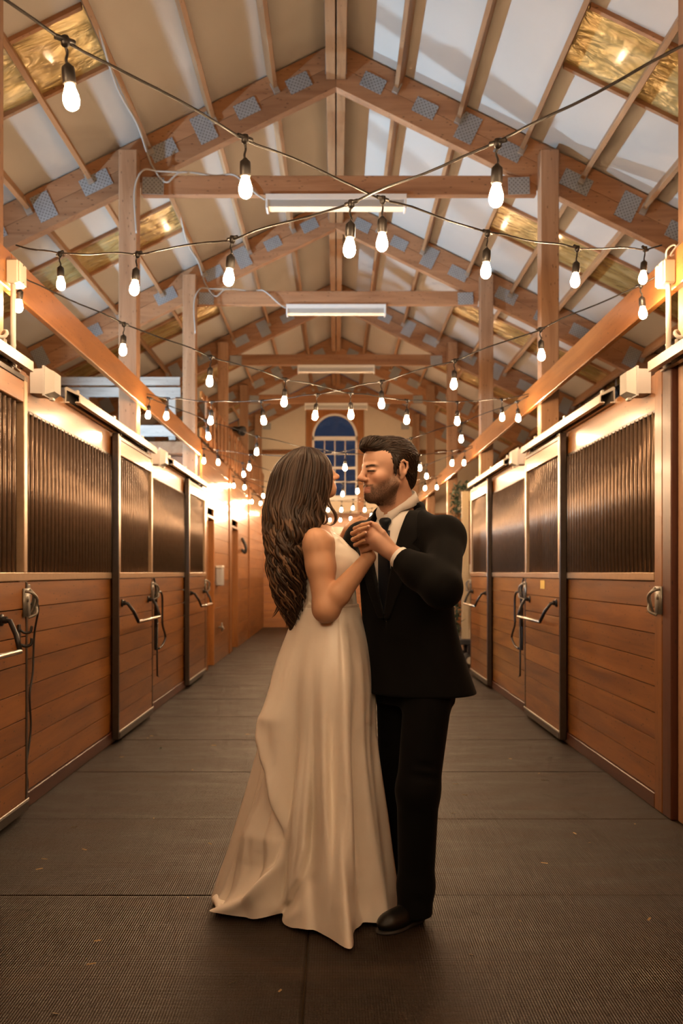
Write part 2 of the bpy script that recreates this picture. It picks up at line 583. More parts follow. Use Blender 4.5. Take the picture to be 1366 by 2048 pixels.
# ---------------------------------------------------------------- trusses
ORD = ['behind the camera', 'overhead', 'at the picture edges', 'first whole one above the couple',
       'second above the aisle', 'third above the aisle', 'fourth above the aisle', 'last, against the far gable']
for i, ty in enumerate(TY):
    if ty > 21.95: continue
    y0, y1 = ty - .05, ty + .05
    tr = empty('roof_truss', (0, ty, 2.9), f'brown timber roof truss with nail plates, {ORD[i]}', 'roof truss', 'roof trusses')
    for s in (-1, 1):
        for a, b in ((0.0, .192), (.196, .392)):      # two planks one above the other
            poly = [(s * .0015, 6.0 - a), (s * XO, ztop(XO) - .02 - a), (s * XO, ztop(XO) - .02 - b), (s * .0015, 6.0 - b)]
            prism_xz('chord_plank', poly, y0, y1, wood('fir', 'X'), tr)
        # nail plates on the camera side
        for (px, dz, rot, w_, h_) in ((.33, .0, 0, .21, .135), (.79, .0, 0, .21, .135), (1.17, .01, 90, .25, .17), (1.53, -.01, 0, .24, .14),
                                      (1.62, -.285, 62, .15, .19), (2.13, .0, 0, .27, .15), (2.59, .01, 90, .24, .17), (3.05, .0, 0, .24, .15), (3.7, .0, 90, .24, .17)):
            zc = ztop(px) - .02 - .196 + dz
            if rot == 62: yy = y0 - .012
            else: yy = y0 - .004
            obj('nail_plate', cbox_mesh(w_, .008, h_, M['plate'], .001, 'nail_plate'), tr, (s * px, yy, zc), (0, s * (ANG + R(rot)), 0))
        for x in PUR:                                  # purlin hangers
            obj('purlin_hanger', cbox_mesh(.055, .03, .10, M['galv'], .002, 'purlin_hanger'), tr,
                (s * (x - .06), y0 - .012, ztop(x) - .135), (0, s * ANG, 0))
    box('nail_plate', (-.095, y0 - .009, 5.72), (.095, y0, 5.91), M['plate'], tr, .001)
    if ty < 21:
        zt = 4.825
        box('collar_tie', (PLI + .004, y0 + .008, zt - .17), (PRI - .004, y1 - .008, zt), wood('fir', 'X'), tr)

# posts
PORD = ['', 'beside the camera', 'at the picture edge', 'second along the aisle', 'third along the aisle', 'fourth along the aisle', 'fifth along the aisle', 'last along the aisle']
for i, ty in enumerate(TY):
    if ty > 21.95 or ty < 0: continue
    for s, xi, sd in ((-1, PLI, 'left'), (1, PRI, 'right')):
        z0 = 0
        pw = .16
        tag(box('timber_post', (xi, ty - .195, z0), (xi + s * pw, ty - .055, 4.99), wood('post', 'Z'), None, .006),
            f'square timber post on the {sd}, {PORD[i]}', 'post', 'aisle posts')

# header beams on the aisle side of the posts
BZ0, BZ1 = 2.765, 2.965
for s, xi, sd in ((-1, PLI, 'left'), (1, PRI, 'right')):
    for (a, b, nm) in ((YA + .02, 4.86, 'over the camera'), (4.864, 11.66, 'above the stalls'), (11.664, 21.9, 'toward the far end')):
        if sd == 'left' and a > 11: continue
        tag(box('header_beam', (xi - s * .003, a, BZ0), (xi - s * .045, b, BZ1), wood('beam', 'Y'), None, .005),
            f'varnished orange plank beam {nm} on the {sd} side', 'beam', 'header beams')

# ---------------------------------------------------------------- stall fronts and sliding doors
NB = 8
BH = 1.165 / NB


def stall_front(s, xw, y0, y1, label, near_post=True):
    """boards below, bars above, between y0 and y1; xw is the aisle face"""
    t = empty('horse_stall', (xw, y0, 0), label, 'horse stall', 'horse stalls')
    xb = xw + s * .018
    ya = y0
    if near_post:
        box('stall_post', (xw - s * .012, y0, 0), (xb, y0 + .12, 2.40), wood('stain', 'Z'), t, .006); ya = y0 + .122
    box('skirting_board', (xw - s * .012, ya, 0), (xb, y1, .085), wood('red', 'Y'), t)
    for k in range(NB):
        z = .087 + BH * k
        box('plank', (xw + s * random.uniform(0, .002), ya, z + .0028), (xb, y1, z + BH - .0028), wood('stain', 'Y'), t, .0003)
    box('sill_rail', (xw - s * .014, ya, 1.254), (xb, y1, 1.300), M['steel_tan'], t, .004)
    n = int((y1 - ya - .03) / .076)
    me = None
    for k in range(n):
        y = ya + .045 + .076 * k
        if me is None:
            vs, fs = tube_vf([(0, 0, -.446), (0, 0, .446)], .0145, 10)
            me = mesh('bar', vs, fs, M['bar'], True)
        obj('bar', me, t, (xw + s * .003, y, 1.745))
    box('header_board', (xw, ya, 2.190), (xb, y1, 2.400), wood('beam', 'Y'), t, .006)
    box('grille_channel', (xw - s * .008, ya, 2.180), (xb, y1, 2.2), M['steel_dark'], t, .003)
    return t


def latch_vf(s):
    """keeper plate, loop and bent lever; n is toward the aisle (-s in x)"""
    n = -s
    P = []
    P.append(box_vf((min(0, n * .008), -.05, -.075), (max(0, n * .008), .05, .075)))
    P.append(tube_vf(smooth_path([(n * .01, -.035, .06), (n * .045, -.03, .05), (n * .06, 0, .02), (n * .05, .02, -.02), (n * .055, .0, -.06), (n * .02, -.02, -.08)]), .008, 7))
    P.append(tube_vf(smooth_path([(n * .012, .03, .07), (n * .04, .035, .03), (n * .035, .03, -.03), (n * .02, .04, -.065)]), .007, 7))
    P.append(lathe_vf([(.006, 0), (.017, .004), (.017, .03), (.008, .036)], 9))
    return merge(*P)


def stall_door(s, xw, y0, y1, label, zt=2.345, bar_gap=.22):
    """sliding door hung in front of the wall face"""
    xf = xw - s * .062; xb = xw - s * .016      # front and back faces
    t = empty('stall_door', (xf, y0, .03), label, 'stall door', 'sliding stall doors')
    st = .055
    box('leading_stile', (xf - s * .004, y0, .03), (xb, y0 + .035, zt + .015), M['steel_dark'], t, .004)
    box('stile', (xf, y0 + .036, 1.30), (xb, y0 + .036 + st, zt), M['steel_tan'], t, .004)
    box('stile', (xf, y1 - st, 1.30), (xb, y1, zt), M['steel_tan'], t, .004)
    box('end_stile', (xf - s * .002, y1 - .03, .03), (xb, y1, 1.25), M['steel_dark'], t, .004)
    for k in range(NB):
        z = .087 + BH * k
        box('plank', (xf + s * .002, y0 + .037, z + .0028), (xb, y1 - .031, z + BH - .0028), wood('stain', 'Y'), t, .0003)
    box('bottom_channel', (xf - s * .006, y0 + .036, .030), (xb, y1, .086), M['steel_dark'], t, .003)
    box('bottom_strip', (xf - s * .009, y0 + .02, .078), (xf - s * .002, y1, .094), M['galv'], t, .002)
    box('sill_rail', (xf - s * .006, y0 + .036, 1.254), (xb, y1, 1.300), M['steel_tan'], t, .004)
    n = int((y1 - y0 - .036 - 2 * st - .02) / .070)
    vs, fs = tube_vf([(0, 0, -.446), (0, 0, .446)], .0145, 10)
    me = mesh('door_bar', vs, fs, M['bar'], True)
    for k in range(n):
        obj('bar', me, t, ((xf + xb) / 2, y0 + .036 + st + .04 + .070 * k, 1.745))
    box('top_board', (xf + s * .002, y0 + .036 + st, 2.20), (xb, y1 - st, zt - .03), wood('beam', 'Y'), t, .004)
    box('top_channel', (xf, y0 + .036, zt - .03), (xb, y1, zt), M['steel_dark'], t, .003)
    # rollers up to the track
    for yy in (y0 + .16, y1 - .18):
        V = lathe_vf([(.004, -.012), (.028, -.012), (.028, .012), (.004, .012)], 12, 'x')
        b = box_vf((-.006, -.012, -.06), (.006, .012, .03))
        obj('roller', mesh('roller', *merge(V, b), M['galv'], False), t, ((xf + xb) / 2, yy, zt + .045))
    # bent blanket bar
    za = 1.065
    ya, yb2 = y0 + .13, y1 - bar_gap
    n = -s
    arm = [(xf, ya, za), (xf + n * .045, ya, za - .005), (xf + n * .085, ya + .03, za - .07), (xf + n * .115, ya + .06, za - .150)]
    arm2 = [(xf + n * .115, yb2 - .06, za - .150), (xf + n * .085, yb2 - .03, za - .07), (xf + n * .045, yb2, za - .005), (xf, yb2, za)]
    h = empty('blanket_bar', (xf, ya, za), parent=t)
    tube('arm', arm, .013, M['black_iron'], h)
    tube('arm', arm2, .013, M['black_iron'], h)
    tube('rod', [arm[-1], arm2[0]], .0135, M['chrome'], h, 10)
    for yy in (ya, yb2):
        vs, fs = lathe_vf([(.030, 0), (.030, .008), (.018, .012), (.018, .03)], 12, 'x')
        vs = [(v[0] * n, v[1], v[2]) for v in vs]
        obj('bracket', mesh('bracket', vs, fs, M['black_iron']), h, (xf, yy, za))
    la = obj('latch', mesh('latch', *latch_vf(s), M['latch'], True), t, (xf, y1 - .03, 1.14))
    return t


def track(s, xw, y0, y1, label):
    """box track with a sloping hood, open at the near end"""
    t = empty('door_track', (xw, y0, 2.36), label, 'door track', 'door tracks')
    n = -s
    prof = [(0.0, 2.47), (.012, 2.475), (.098, 2.425), (.098, 2.372), (.066, 2.372), (.066, 2.380), (.090, 2.380), (.090, 2.418), (.012, 2.452), (.008, 2.38),
            (.030, 2.38), (.030, 2.372), (0.0, 2.372)]
    L = y1 - y0
    vs = [(n * p[0], yy, p[1] - 2.36) for yy in (0, L) for p in prof]
    k = len(prof)
    fs = [[i, (i + 1) % k, (i + 1) % k + k, i + k] for i in range(k)] + [list(range(k))[::-1], list(range(k, 2 * k))]
    me = mesh('track_hood', vs, fs, M['galv'])
    bm = bmesh.new(); bm.from_mesh(me); bmesh.ops.recalc_face_normals(bm, faces=bm.faces); bm.to_mesh(me); bm.free()
    obj('track_hood', me, t, (xw - s * .001, y0, 2.36))
    for yy in (y0 + .25, (y0 + y1) / 2, y1 - .2):
        box('track_bracket', (xw - s * .003, yy - .02, 2.40), (xw - s * .02, yy + .02, 2.50), M['galv'], t, .002)
    box('track_cap', (xw - s * .030, y1 - .008, 2.385), (xw - s * .085, y1 - .002, 2.42), M['steel_dark'], t, .001)
    return t


side_words = {-1: 'left', 1: 'right'}
for s, xw in ((-1, WL), (1, WR)):
    sd = side_words[s]
    for k, nm in ((1, 'nearest'), (2, 'farther')):
        yp = 5.02 + PITCH * (k - 1)
        stall_front(s, xw, yp, yp + PITCH - .004, f'{nm} stall front on the {sd}, orange planks under dark vertical bars')
        stall_door(s, xw, yp + 2.06, yp + 3.405, f'{nm} sliding stall door on the {sd}, planks below bars, blanket bar in front')
        track(s, xw, yp + .88, yp + 3.40, f'metal sliding-door track above the {nm} stall on the {sd}')
    # closing post at the end of the row
    tag(box('stall_post', (xw - s * .012, 11.82, 0), (xw + s * .15, 11.94, 2.42), wood('stain', 'Z'), None, .006),
        f'varnished end post of the {sd} row of stalls', 'post', 'stall end posts')
# the stall beside the camera
stall_front(-1, WL, 1.62, 5.016, 'stall front at the left picture edge beside the camera', False)
stall_door(-1, WL, 3.66, 5.005, 'sliding stall door cut off by the left picture edge', 2.345, .40)
track(-1, WL, 2.5, 4.99, 'metal sliding-door track cut off by the left picture edge')
tag(box('stall_post', (WR - .012, 4.885, 0), (WR + .26, 5.016, 2.42), wood('red', 'Z'), None, .006), 'post at the right picture edge, coloured dark red-brown as if unlit, with steel latch plate', 'post', 'stall end posts')  # shade of the unlit camera side is put into the dark wood colour
track(1, WR, 2.5, 4.99, 'metal sliding-door track cut off by the right picture edge')
tag(box('wall_recess', (2.05, YA, 0), (2.09, 4.85, 2.4), wood('stain', 'Y'), None), 'unseen boards added beside the camera for light closure', None, None, 'structure')  # out of view, added to close the right side against light
tag(box('wall_entry', (WL - .03, YA, 0), (WL, 1.6, 2.4), wood('stain', 'Y'), None), 'boards beside the camera', None, None, 'structure')
# partitions between stalls
for s, xw in ((-1, WL), (1, WR)):
    for yy in (1.53, 4.93, 8.33, 11.73):
        if yy < 4 and s > 0: continue
        tag(box('wall_partition', (xw + s * .30, yy - .03, 0), (s * XO, yy + .03, 2.4), wood('stain', 'X'), None), 'wooden partition between stalls', None, None, 'structure')

# ---------------------------------------------------------------- left: tack rooms with a loft above
tack = empty('wall_tack_room', (WL, 11.95, 0), 'glossy horizontal-board wall of the rooms beyond the left stalls', None, None, 'structure')
D1, D2 = (12.42, 13.10), (15.35, 16.30)
for k in range(15):
    z0 = .002 + k * .198
    segs = [(11.95, D1[0]), (D1[1], 14.93), (15.03, D2[0]), (D2[1], 18.25), (18.35, YB - .05)] if z0 < 2.05 else [(11.95, 14.93), (15.03, 18.25), (18.35, YB - .05)]
    for a, b in segs:
        box('wall_plank', (WL - .03, a + .002, z0), (WL + random.uniform(-.001, .001), b - .002, z0 + .195), wood('stain' if k < 6 else 'beam', 'Y'), tack, .001)
for yy in (14.93, 18.25):
    box('corner_trim', (WL - .03, yy, 0), (WL + .02, yy + .1, 2.97), wood('stain', 'Z'), tack)
for n, (a, b) in enumerate((D1, D2)):
    d = empty(f'door_{n + 1}', (WL - .2, a, 0), f'{("nearer", "farther")[n]} plain wooden door recessed in the left board wall', None, None, 'structure')
    box('door_leaf', (WL - .22, a + .01, 0), (WL - .18, b - .01, 2.03), wood('stain', 'Z'), d)
    box('door_jamb', (WL - .18, a - .0, 0), (WL + .008, a + .03, 2.08), wood('stain', 'Z'), d)
    box('door_jamb', (WL - .18, b - .03, 0), (WL + .008, b, 2.08), wood('beam', 'Z'), d)
    box('door_head', (WL - .18, a, 2.04), (WL + .008, b, 2.08), wood('stain', 'Y'), d)
    vs, fs = lathe_vf([(.02, 0), (.02, .01), (.01, .02), (.026, .04), (.026, .055), (.005, .065)], 12, 'x')
    obj('door_knob', mesh('door_knob', vs, fs, M['latch'], True), d, (WL - .179, b - .12, 1.0))
tag(box('floor_loft', (-XO, 11.75, 2.80), (WL - .032, YB - .05, 2.95), wood('fir', 'Y'), None), 'timber loft floor over the rooms on the left', None, None, 'structure')
tag(box('wall_loft', (-3.6, 11.98, 0), (WL - .035, 12.02, 2.79), M['dark_wall'], None), 'end wall of the rooms under the loft', None, None, 'structure')
rail = empty('loft_railing', (WL, 11.8, 2.97), 'wooden baluster railing along the loft over the left wall', 'railing')
for z in (3.60, 3.14):
    box('rail', (WL - .014, 11.82, z - (.09 if z > 3.5 else .12)), (WL + .02, YB - .06, z), wood('beam', 'Y'), rail)
for k in range(7):
    yy = 13.3 + k * 1.2
    box('newel', (WL - .065, yy, 2.955), (WL - .016, yy + .09, 3.66), wood('fir', 'Z'), rail)
for k in range(24):
    yy = 12.05 + k * .41
    box('baluster', (WL + .022, yy, 2.976), (WL + .05, yy + .04, 3.58), wood('fir', 'Z'), rail)
lf = empty('loft_end_rail', (-3.2, 11.75, 2.96), 'pale unfinished stud railing across the end of the loft', 'railing')
box('rail', (-4.6, 11.735, 3.66), (-1.96, 11.775, 3.76), wood('grey', 'X'), lf)
box('rail', (-4.6, 11.78, 3.52), (-1.96, 11.82, 3.64), wood('grey', 'X'), lf)
box('rail', (-4.6, 11.78, 3.02), (-1.96, 11.82, 3.16), wood('grey', 'X'), lf)
for x in (-4.3, -3.22, -2.12): box('stud', (x, 11.826, 2.955), (x + .09, 11.865, 3.66), wood('grey', 'Z'), lf)

# ---------------------------------------------------------------- right: open area beyond the stalls
tag(box('wall_right_siding', (3.3, 12.2, 0), (3.36, YB - .05, 3.5), M['siding'], None), 'grey siding wall beyond the right stalls', None, None, 'structure')
# ================================================================ STRING LIGHTS
# shared meshes: clip + drop cord + socket (hanging from the cable at the origin), and the bulb
clip = lathe_vf([(.004, .014), (.011, .012), (.012, -.010), (.005, -.016)], 9)
drop = tube_vf(smooth_path([(0, 0, -.010), (.004, .002, -.030), (-.003, 0, -.050), (0, 0, -.066)], 4), .0036, 7)
arm = tube_vf([(-.028, 0, .004), (.028, 0, .004)], .0075, 8)
sock = lathe_vf([(.005, -.058), (.010, -.064), (.0165, -.070), (.0175, -.086), (.0175, -.112), (.0155, -.116)], 14)
SOCK = mesh('socket', *merge(clip, drop, arm, sock), M['cord'], True)
BULB = mesh('bulb', *lathe_vf([(.0120, -.112), (.0125, -.119), (.0160, -.130), (.0205, -.144), (.0220, -.155), (.0208, -.166), (.0160, -.176), (.008, -.1815), (.001, -.183)], 14), M['bulb'], True)

LX, RX = -1.682, 1.712
names_bay = {-1: 'added behind the camera as front fill', 0: 'crossing over the couple', 1: 'second down the aisle', 2: 'third down the aisle',
             3: 'fourth down the aisle', 4: 'fifth down the aisle', 5: 'sixth, by the far gable'}


def string_light(k, a, b, sag, t0, dt, nb, word):
    a, b = Vector(a), Vector(b)
    root = empty('string_light', a, f'string of warm bulbs {word}, {names_bay[k]}', 'string lights', 'string lights')
    def pos(t):
        p = a.lerp(b, t); p.z -= 4 * sag * t * (1 - t); return p
    rng = random.Random(hash((k, word)) & 0xffff if False else (k * 31 + len(word)))
    ts = {(0, 'swinging left to right'): [.013, .148, .284, .412, .545, .678, .824, .962], (0, 'swinging right to left'): [.094, .229, .364, .489, .623, .761, .9035]}.get(
        (k, word), [t0 + dt * i for i in range(nb) if t0 + dt * i < .985])
    pts = []
    N = 64
    for i in range(N + 1):
        t = i / N
        p = pos(t)
        d = min(abs(t - q) for q in ts)
        p.z -= .010 * max(0, 1 - d / .03)           # the weight of each bulb
        p.z += .004 * math.sin(t * 57 + k)
        pts.append(p)
    tube('cable', pts, .0042, M['cord'], root, 7, a)
    d2 = tuple(b - a)
    ang = math.atan2(d2[1], d2[0])
    for q in ts:
        p = pos(q); p.z -= .010
        if k == 0 and p.y > 4.80: p.z -= 0
        rot = (rng.uniform(-.09, .09), rng.uniform(-.11, .11), ang)
        s_ = obj('socket', SOCK, root, p, rot)
        b_ = bpy.data.objects.new('bulb', BULB)
        COL.objects.link(b_); b_.parent = s_


for k in range(-1, 6):  # the bay behind the camera is added, unseen, to light the couple's front
    y0, y1 = 1.53 + PITCH * k, 1.53 + PITCH * (k + 1)
    ze = 3.02 if k <= 0 else 2.885
    zs = 3.02 if k <= 0 else 2.87
    sag = .37 if k <= 0 else .285
    yo = -.02
    zend = 3.02 if k == 0 else ze
    y1 = min(y1, 21.7)
    string_light(k, (LX, y0 + yo, zs), (RX, y1 + yo, zend), sag, .0145 if k == 0 else .006, .1335 if k == 0 else .1300, 8, 'swinging left to right')
    string_light(k, (RX, y0 + yo, 2.878 if k == 0 else zs), (LX, y1 + yo, zend), sag + (.015 if k == 0 else 0), .0944 if k == 0 else .024, .1350 if k == 0 else .1300, 8, 'swinging right to left')

# ================================================================ CEILING TUBE FIXTURES
for i in range(2, 7):
    ty = TY[i]
    if ty > 21: continue
    nm = ['', '', 'first', 'second', 'third', 'fourth', 'fifth'][i]
    fx = empty('tube_fixture', (0.0, ty, 4.655), f'white unlit tube light fixture under the {nm} collar tie', 'ceiling light', 'tube fixtures')
    x0, x1 = -.622, .625
    prof = [(-.075, 0), (-.075, -.045), (-.055, -.050), (-.050, -.060), (-.03, -.066), (.03, -.066), (.05, -.06), (.055, -.05), (.075, -.045), (.075, 0)]
    z0 = 4.654
    vs = [(x, ty + .01 + p[0] - ty, z0 + p[1] - 4.655) for x in (x0, x1) for p in prof]
    n = len(prof)
    fs = [[j, j + n, (j + 1) % n + n, (j + 1) % n] for j in range(n)] + [list(range(n)), list(range(2 * n - 1, n - 1, -1))]
    obj('housing', mesh('fixture_housing', vs, fs, M['enamel']), fx, (0, ty, 4.655))
    prof2 = [(-.066, -.052), (-.060, -.110), (.060, -.110), (.066, -.052)]
    vs = [(x, .01 + p[0], p[1]) for x in (x0 + .012, x1 - .012) for p in prof2]
    obj('diffuser', mesh('fixture_diffuser', vs, [[0, 4, 5, 1], [1, 5, 6, 2], [2, 6, 7, 3], [3, 7, 4, 0], [0, 1, 2, 3], [7, 6, 5, 4]], M['lens']), fx, (0, ty, 4.655))
    for xx in (x0, x1 - .02): box('end_cap', (xx, ty - .062, 4.530), (xx + .02, ty + .085, 4.650), M['enamel'], fx, .004)

# ================================================================ ROOF CABLES
def cable(pts, rad, label, mat='cable_grey', sub=8):
    tag(tube('power_cable', smooth_path(pts, sub), rad, M[mat], None, 7), label, 'cable', 'power cables')
for i, (nm, s) in {2: ('first', -1), 3: ('second', -1), 4: ('third', -1)}.items():
    ty = TY[i]
    x = -1.66
    zz = ztop(1.71) - .175
    cable([(x + .02, ty - 1.9, zz + .05), (x - .012, ty - 1.2, zz), (x + .012, ty - .6, zz + .01), (x, ty - .12, zz - .02), (x + .05, ty - .10, zz - .14), (x + .16, ty - .085, zz - .26),
           (x + .30, ty - .08, 4.84), (x + .58, ty - .02, 4.832), (x + .74, ty - .04, 4.835), (x + .84, ty - .065, 4.76), (x + .95, ty - .06, 4.66), (-.63, ty - .03, 4.615)],
          .009, f'pale power cable looping down to the {nm} tube fixture')
    cable([(-1.735, ty - .215, 4.25), (-1.75, ty - .215, 4.62), (-1.68, ty - .205, 4.80), (-1.56, ty - .12, 4.83), (-1.30, ty - .07, 4.84)],
          .008, f'thin cable arching over the left post at the {nm} collar tie')

# ================================================================ JUNCTION BOXES, CONDUITS, STALL LIGHTS
for s, xi, sd in ((-1, PLI, 'left'), (1, PRI, 'right')):
    x = xi - s * .045
    jb = empty('junction_box', (x, 4.80, 2.80), f'cream electrical box on the {sd} header beam beside the nearest post', 'electrical box', 'junction boxes')
    box('housing', (x, 4.775, 2.785), (x - s * .062, 4.895, 2.905), M['box_plastic'], jb, .006)
    box('cover', (x - s * .0625, 4.782, 2.792), (x - s * .070, 4.888, 2.898), M['box_plastic'], jb, .003)
    for zz in (2.80, 2.89): obj('screw', mesh('screw', *lathe_vf([(.005, 0), (.005, .003)], 8, 'x'), M['latch']), jb, (x - s * .0705 + (-.003 if s > 0 else 0), 4.835, zz))
    tag(tube('conduit', [(x - s * .025, 4.815, 2.787), (x - s * .025, 4.815, 2.385)], .0135, M['white_plastic'], None, 12),
        f'white conduit pipe dropping from the {sd} electrical box', 'pipe', 'conduits')
    if s > 0:
        cable([(x - .03, 4.83, 2.905), (x - .035, 4.81, 2.96), (x + .0, 4.80, 2.985), (x + .02, 4.81, 2.95), (x - .02, 4.80, 2.93), (x + .01, 4.79, 2.975), (x + .06, 4.80, 3.0)], .005,
              'tangle of white cord above the right electrical box', 'white_plastic')
    # coiled grey cable lying on the near track
    pts = []
    for k in range(60):
        a = k * .42
        pts.append((xi - s * (-.0 + .035 + .022 * math.cos(a)), 4.35 + k * .009, 2.510 + .028 * math.sin(a) + .01 * math.sin(k * .2)))
    cable(pts, .010, f'grey cable coiled on the {sd} near door track', 'cable_grey', 2)
    for (yy, nm) in ((5.30, 'nearest'), (8.72, 'farther')):
        xw = WL if s < 0 else WR
        n = -s
        fx = empty('stall_lamp', (xw, yy, 2.30), f'grey box lamp with clear flared cover on the {nm} {sd} stall header', 'lamp', 'stall lamps')
        # back box, slightly tapered, then flared clear lens facing the aisle
        def frust(a, ya, za, b, yb, zb, mat, name):
            x0, x1 = n * a, n * b
            vs = [(x0, -ya, -za), (x0, ya, -za), (x0, ya, za), (x0, -ya, za), (x1, -yb, -zb), (x1, yb, -zb), (x1, yb, zb), (x1, -yb, zb)]
            fs = [[3, 2, 1, 0], [4, 5, 6, 7], [0, 1, 5, 4], [1, 2, 6, 5], [2, 3, 7, 6], [3, 0, 4, 7]]
            if n < 0: fs = [f[::-1] for f in fs]
            obj(name, mesh(name, vs, fs, mat), fx, (xw, yy, 2.372))
        frust(.002, .075, .068, .075, .078, .070, M['grey_plastic'], 'housing')
        frust(.076, .092, .084, .086, .092, .084, M['grey_plastic'], 'flange')
        frust(.087, .086, .078, .135, .060, .056, M['lens'], 'cover')
        box('foot', (xw + n * .09, yy - .02, 2.275), (xw + n * .115, yy + .02, 2.29), M['white_plastic'], fx, .003)

# ================================================================ IRONWORK ON THE STALLS
def saddle_rack(s, xw, y, label):
    """folded saddle rack of bent black rod hanging flat against the boards"""
    n = -s
    rt = empty('saddle_rack', (xw, y, .62), label, 'saddle rack', 'saddle racks')
    def P(a, z, d=.03): return (xw + n * d, y + a, z)
    tube('rod_frame', smooth_path([P(-.10, 1.10), P(-.10, .90), P(-.10, .62, .028), P(-.07, .585), P(-.04, .62), P(-.04, .9), P(-.05, 1.10)], 6), .010, M['black_iron'], rt)
    tube('rod_loop', smooth_path([P(-.05, 1.115, .05), P(.04, 1.115, .055), P(.12, 1.06, .055), P(.125, .90, .055), P(.13, .80, .055), P(.24, .70, .06), P(.24, .655, .06), P(.10, .60, .055), P(-.03, .585, .05)], 6), .010, M['black_iron'], rt)
    tube('prop_rod', [P(-.075, .86, .045), P(-.085, .45, .045), P(-.075, .335, .045), P(-.03, .325, .05)], .008, M['black_iron'], rt)
    box('hinge_plate', (xw, y - .12, 1.075), (xw + n * .025, y - .02, 1.135), M['black_iron'], rt, .004)
    box('catch', (xw + n * .03, y - .10, .80), (xw + n * .05, y - .04, .86), M['black_iron'], rt, .004)
    tube('strap', smooth_path([P(-.16, 1.25, .03), P(-.14, 1.13, .045), P(-.135, .95, .05), P(-.12, .80, .045)], 5), .009, M['black_iron'], rt)
saddle_rack(-1, WL, 8.80, 'folded black iron saddle rack on the farther left stall')
saddle_rack(1, WR, 8.80, 'folded black iron saddle rack on the farther right stall')
# latch at the near right post, with its plate facing the camera
lt = empty('post_latch', (WR - .012, 4.98, 1.15), 'grey steel latch and plate on the dark post at the right edge', 'latch')
obj('latch', mesh('latch', *latch_vf(1), M['latch'], True), lt, (WR - .0125, 5.06, 1.15))
box('latch_plate', (WR + .02, 4.851, 1.07), (WR + .14, 4.859, 1.235), M['latch'], lt, .002)
lt = empty('post_latch', (WL + .012, 5.07, 1.15), 'grey steel latch on the post at the left edge with a cord plugged in', 'latch')
obj('latch', mesh('latch', *latch_vf(-1), M['latch'], True), lt, (WL + .0125, 5.09, 1.15))
box('socket_plate', (WL + .013, 5.05, 1.07), (WL + .035, 5.135, 1.235), M['latch'], lt, .003)
tag(tube('extension_lead', smooth_path([(WL + .04, 5.11, 1.125), (WL + .06, 5.14, 1.14), (WL + .05, 5.22, 1.09), (WL + .012, 5.27, .95), (WL + .01, 5.25, .74), (WL + .012, 5.19, .62), (WL + .012, 5.21, .45), (WL + .015, 5.17, .34), (WL + .025, 5.09, .24), (WL + .03, 5.10, .14), (WL + .02, 5.07, .05)], 8),
         .006, M['cord'], None), 'black power cord hanging down the planks at the left edge', 'cord')
# double hook on the door beside the camera
hx = WL + .062
hk = empty('bridle_hook', (hx, 4.86, .95), 'black iron double hook on the door at the left edge', 'hook')
box('back_plate', (hx, 4.84, .90), (hx + .008, 4.875, 1.03), M['black_iron'], hk, .002)
tube('hook_prong', smooth_path([(hx + .008, 4.86, 1.00), (hx + .03, 4.87, .985), (hx + .055, 4.88, .99), (hx + .062, 4.885, 1.02)], 5), .007, M['black_iron'], hk)
tube('hook_prong', smooth_path([(hx + .008, 4.86, .925), (hx + .035, 4.87, .915), (hx + .058, 4.88, .925), (hx + .062, 4.885, .955)], 5), .008, M['black_iron'], hk)
# name card on the right door
nc = box('name_card', (WR - .0605, 7.62, 1.165), (WR - .063, 7.78, 1.235), M['tag'], None, .001)
tag(nc, 'small yellow card on the nearest right stall door', 'card')
# white pipe and bits on the left tack-room wall
bx = empty('paper_dispenser', (WL, 13.32, 1.2), 'small grey dispenser on the left board wall by the first door', 'dispenser')
box('housing', (WL + .002, 13.28, 1.11), (WL + .09, 13.56, 1.36), M['grey_plastic'], bx, .012)
box('lid', (WL + .003, 13.27, 1.362), (WL + .095, 13.57, 1.40), M['white_plastic'], bx, .008)
hk = empty('wall_tap', (WL, 13.6, .50), 'brass cross-handled tap low on the left board wall', 'tap')
tube('spout', smooth_path([(WL, 13.62, .50), (WL + .05, 13.62, .50), (WL + .08, 13.62, .47)], 5), .014, M['latch'], hk)
tube('cross_handle', [(WL + .05, 13.50, .505), (WL + .05, 13.74, .505)], .013, M['latch'], hk)
tube('cross_handle', [(WL + .05, 13.62, .44), (WL + .05, 13.62, .57)], .012, M['latch'], hk)
hb = empty('harness_hook', (WL, 16.9, 1.8), 'dark iron hook on the left board wall past the second door', 'hook')
tube('hook_prong', smooth_path([(WL, 16.95, 1.72), (WL + .06, 16.95, 1.66), (WL + .08, 16.95, 1.75), (WL + .03, 16.95, 1.88), (WL, 16.95, 1.92)], 5), .028, M['black_iron'], hb)

# dark clamp spotlights clipped high on the right purlins and the left loft rail
def clip_spot(p, aim, label):
    p = Vector(p)
    rt = empty('clip_spotlight', p, label, 'spotlight', 'clip spotlights')
    q = Vector(aim).normalized().to_track_quat('Z', 'Y').to_euler()
    vs, fs = lathe_vf([(.012, -.07), (.030, -.065), (.034, -.01), (.050, .03), (.056, .07), (.046, .068), (.03, .02)], 14)
    vs = [(a * 1.5, b * 1.5, c * 1.5) for a, b, c in vs]
    obj('shade', mesh('spot_shade', vs, fs, M['black_iron'], True), rt, p, tuple(q))
    tube('clamp', [p + Vector((0, 0, 0)), p + Vector((.0, .03, .09)), p + Vector((.0, .03, .16))], .010, M['latch'], rt)
clip_spot((3.82, 12.7, 3.78), (-.8, -.6, -.6), 'dark spotlight clipped to the roof purlin on the right, nearer one')
clip_spot((3.82, 14.6, 3.78), (-.8, -.6, -.6), 'dark spotlight clipped to the roof purlin on the right, farther one')
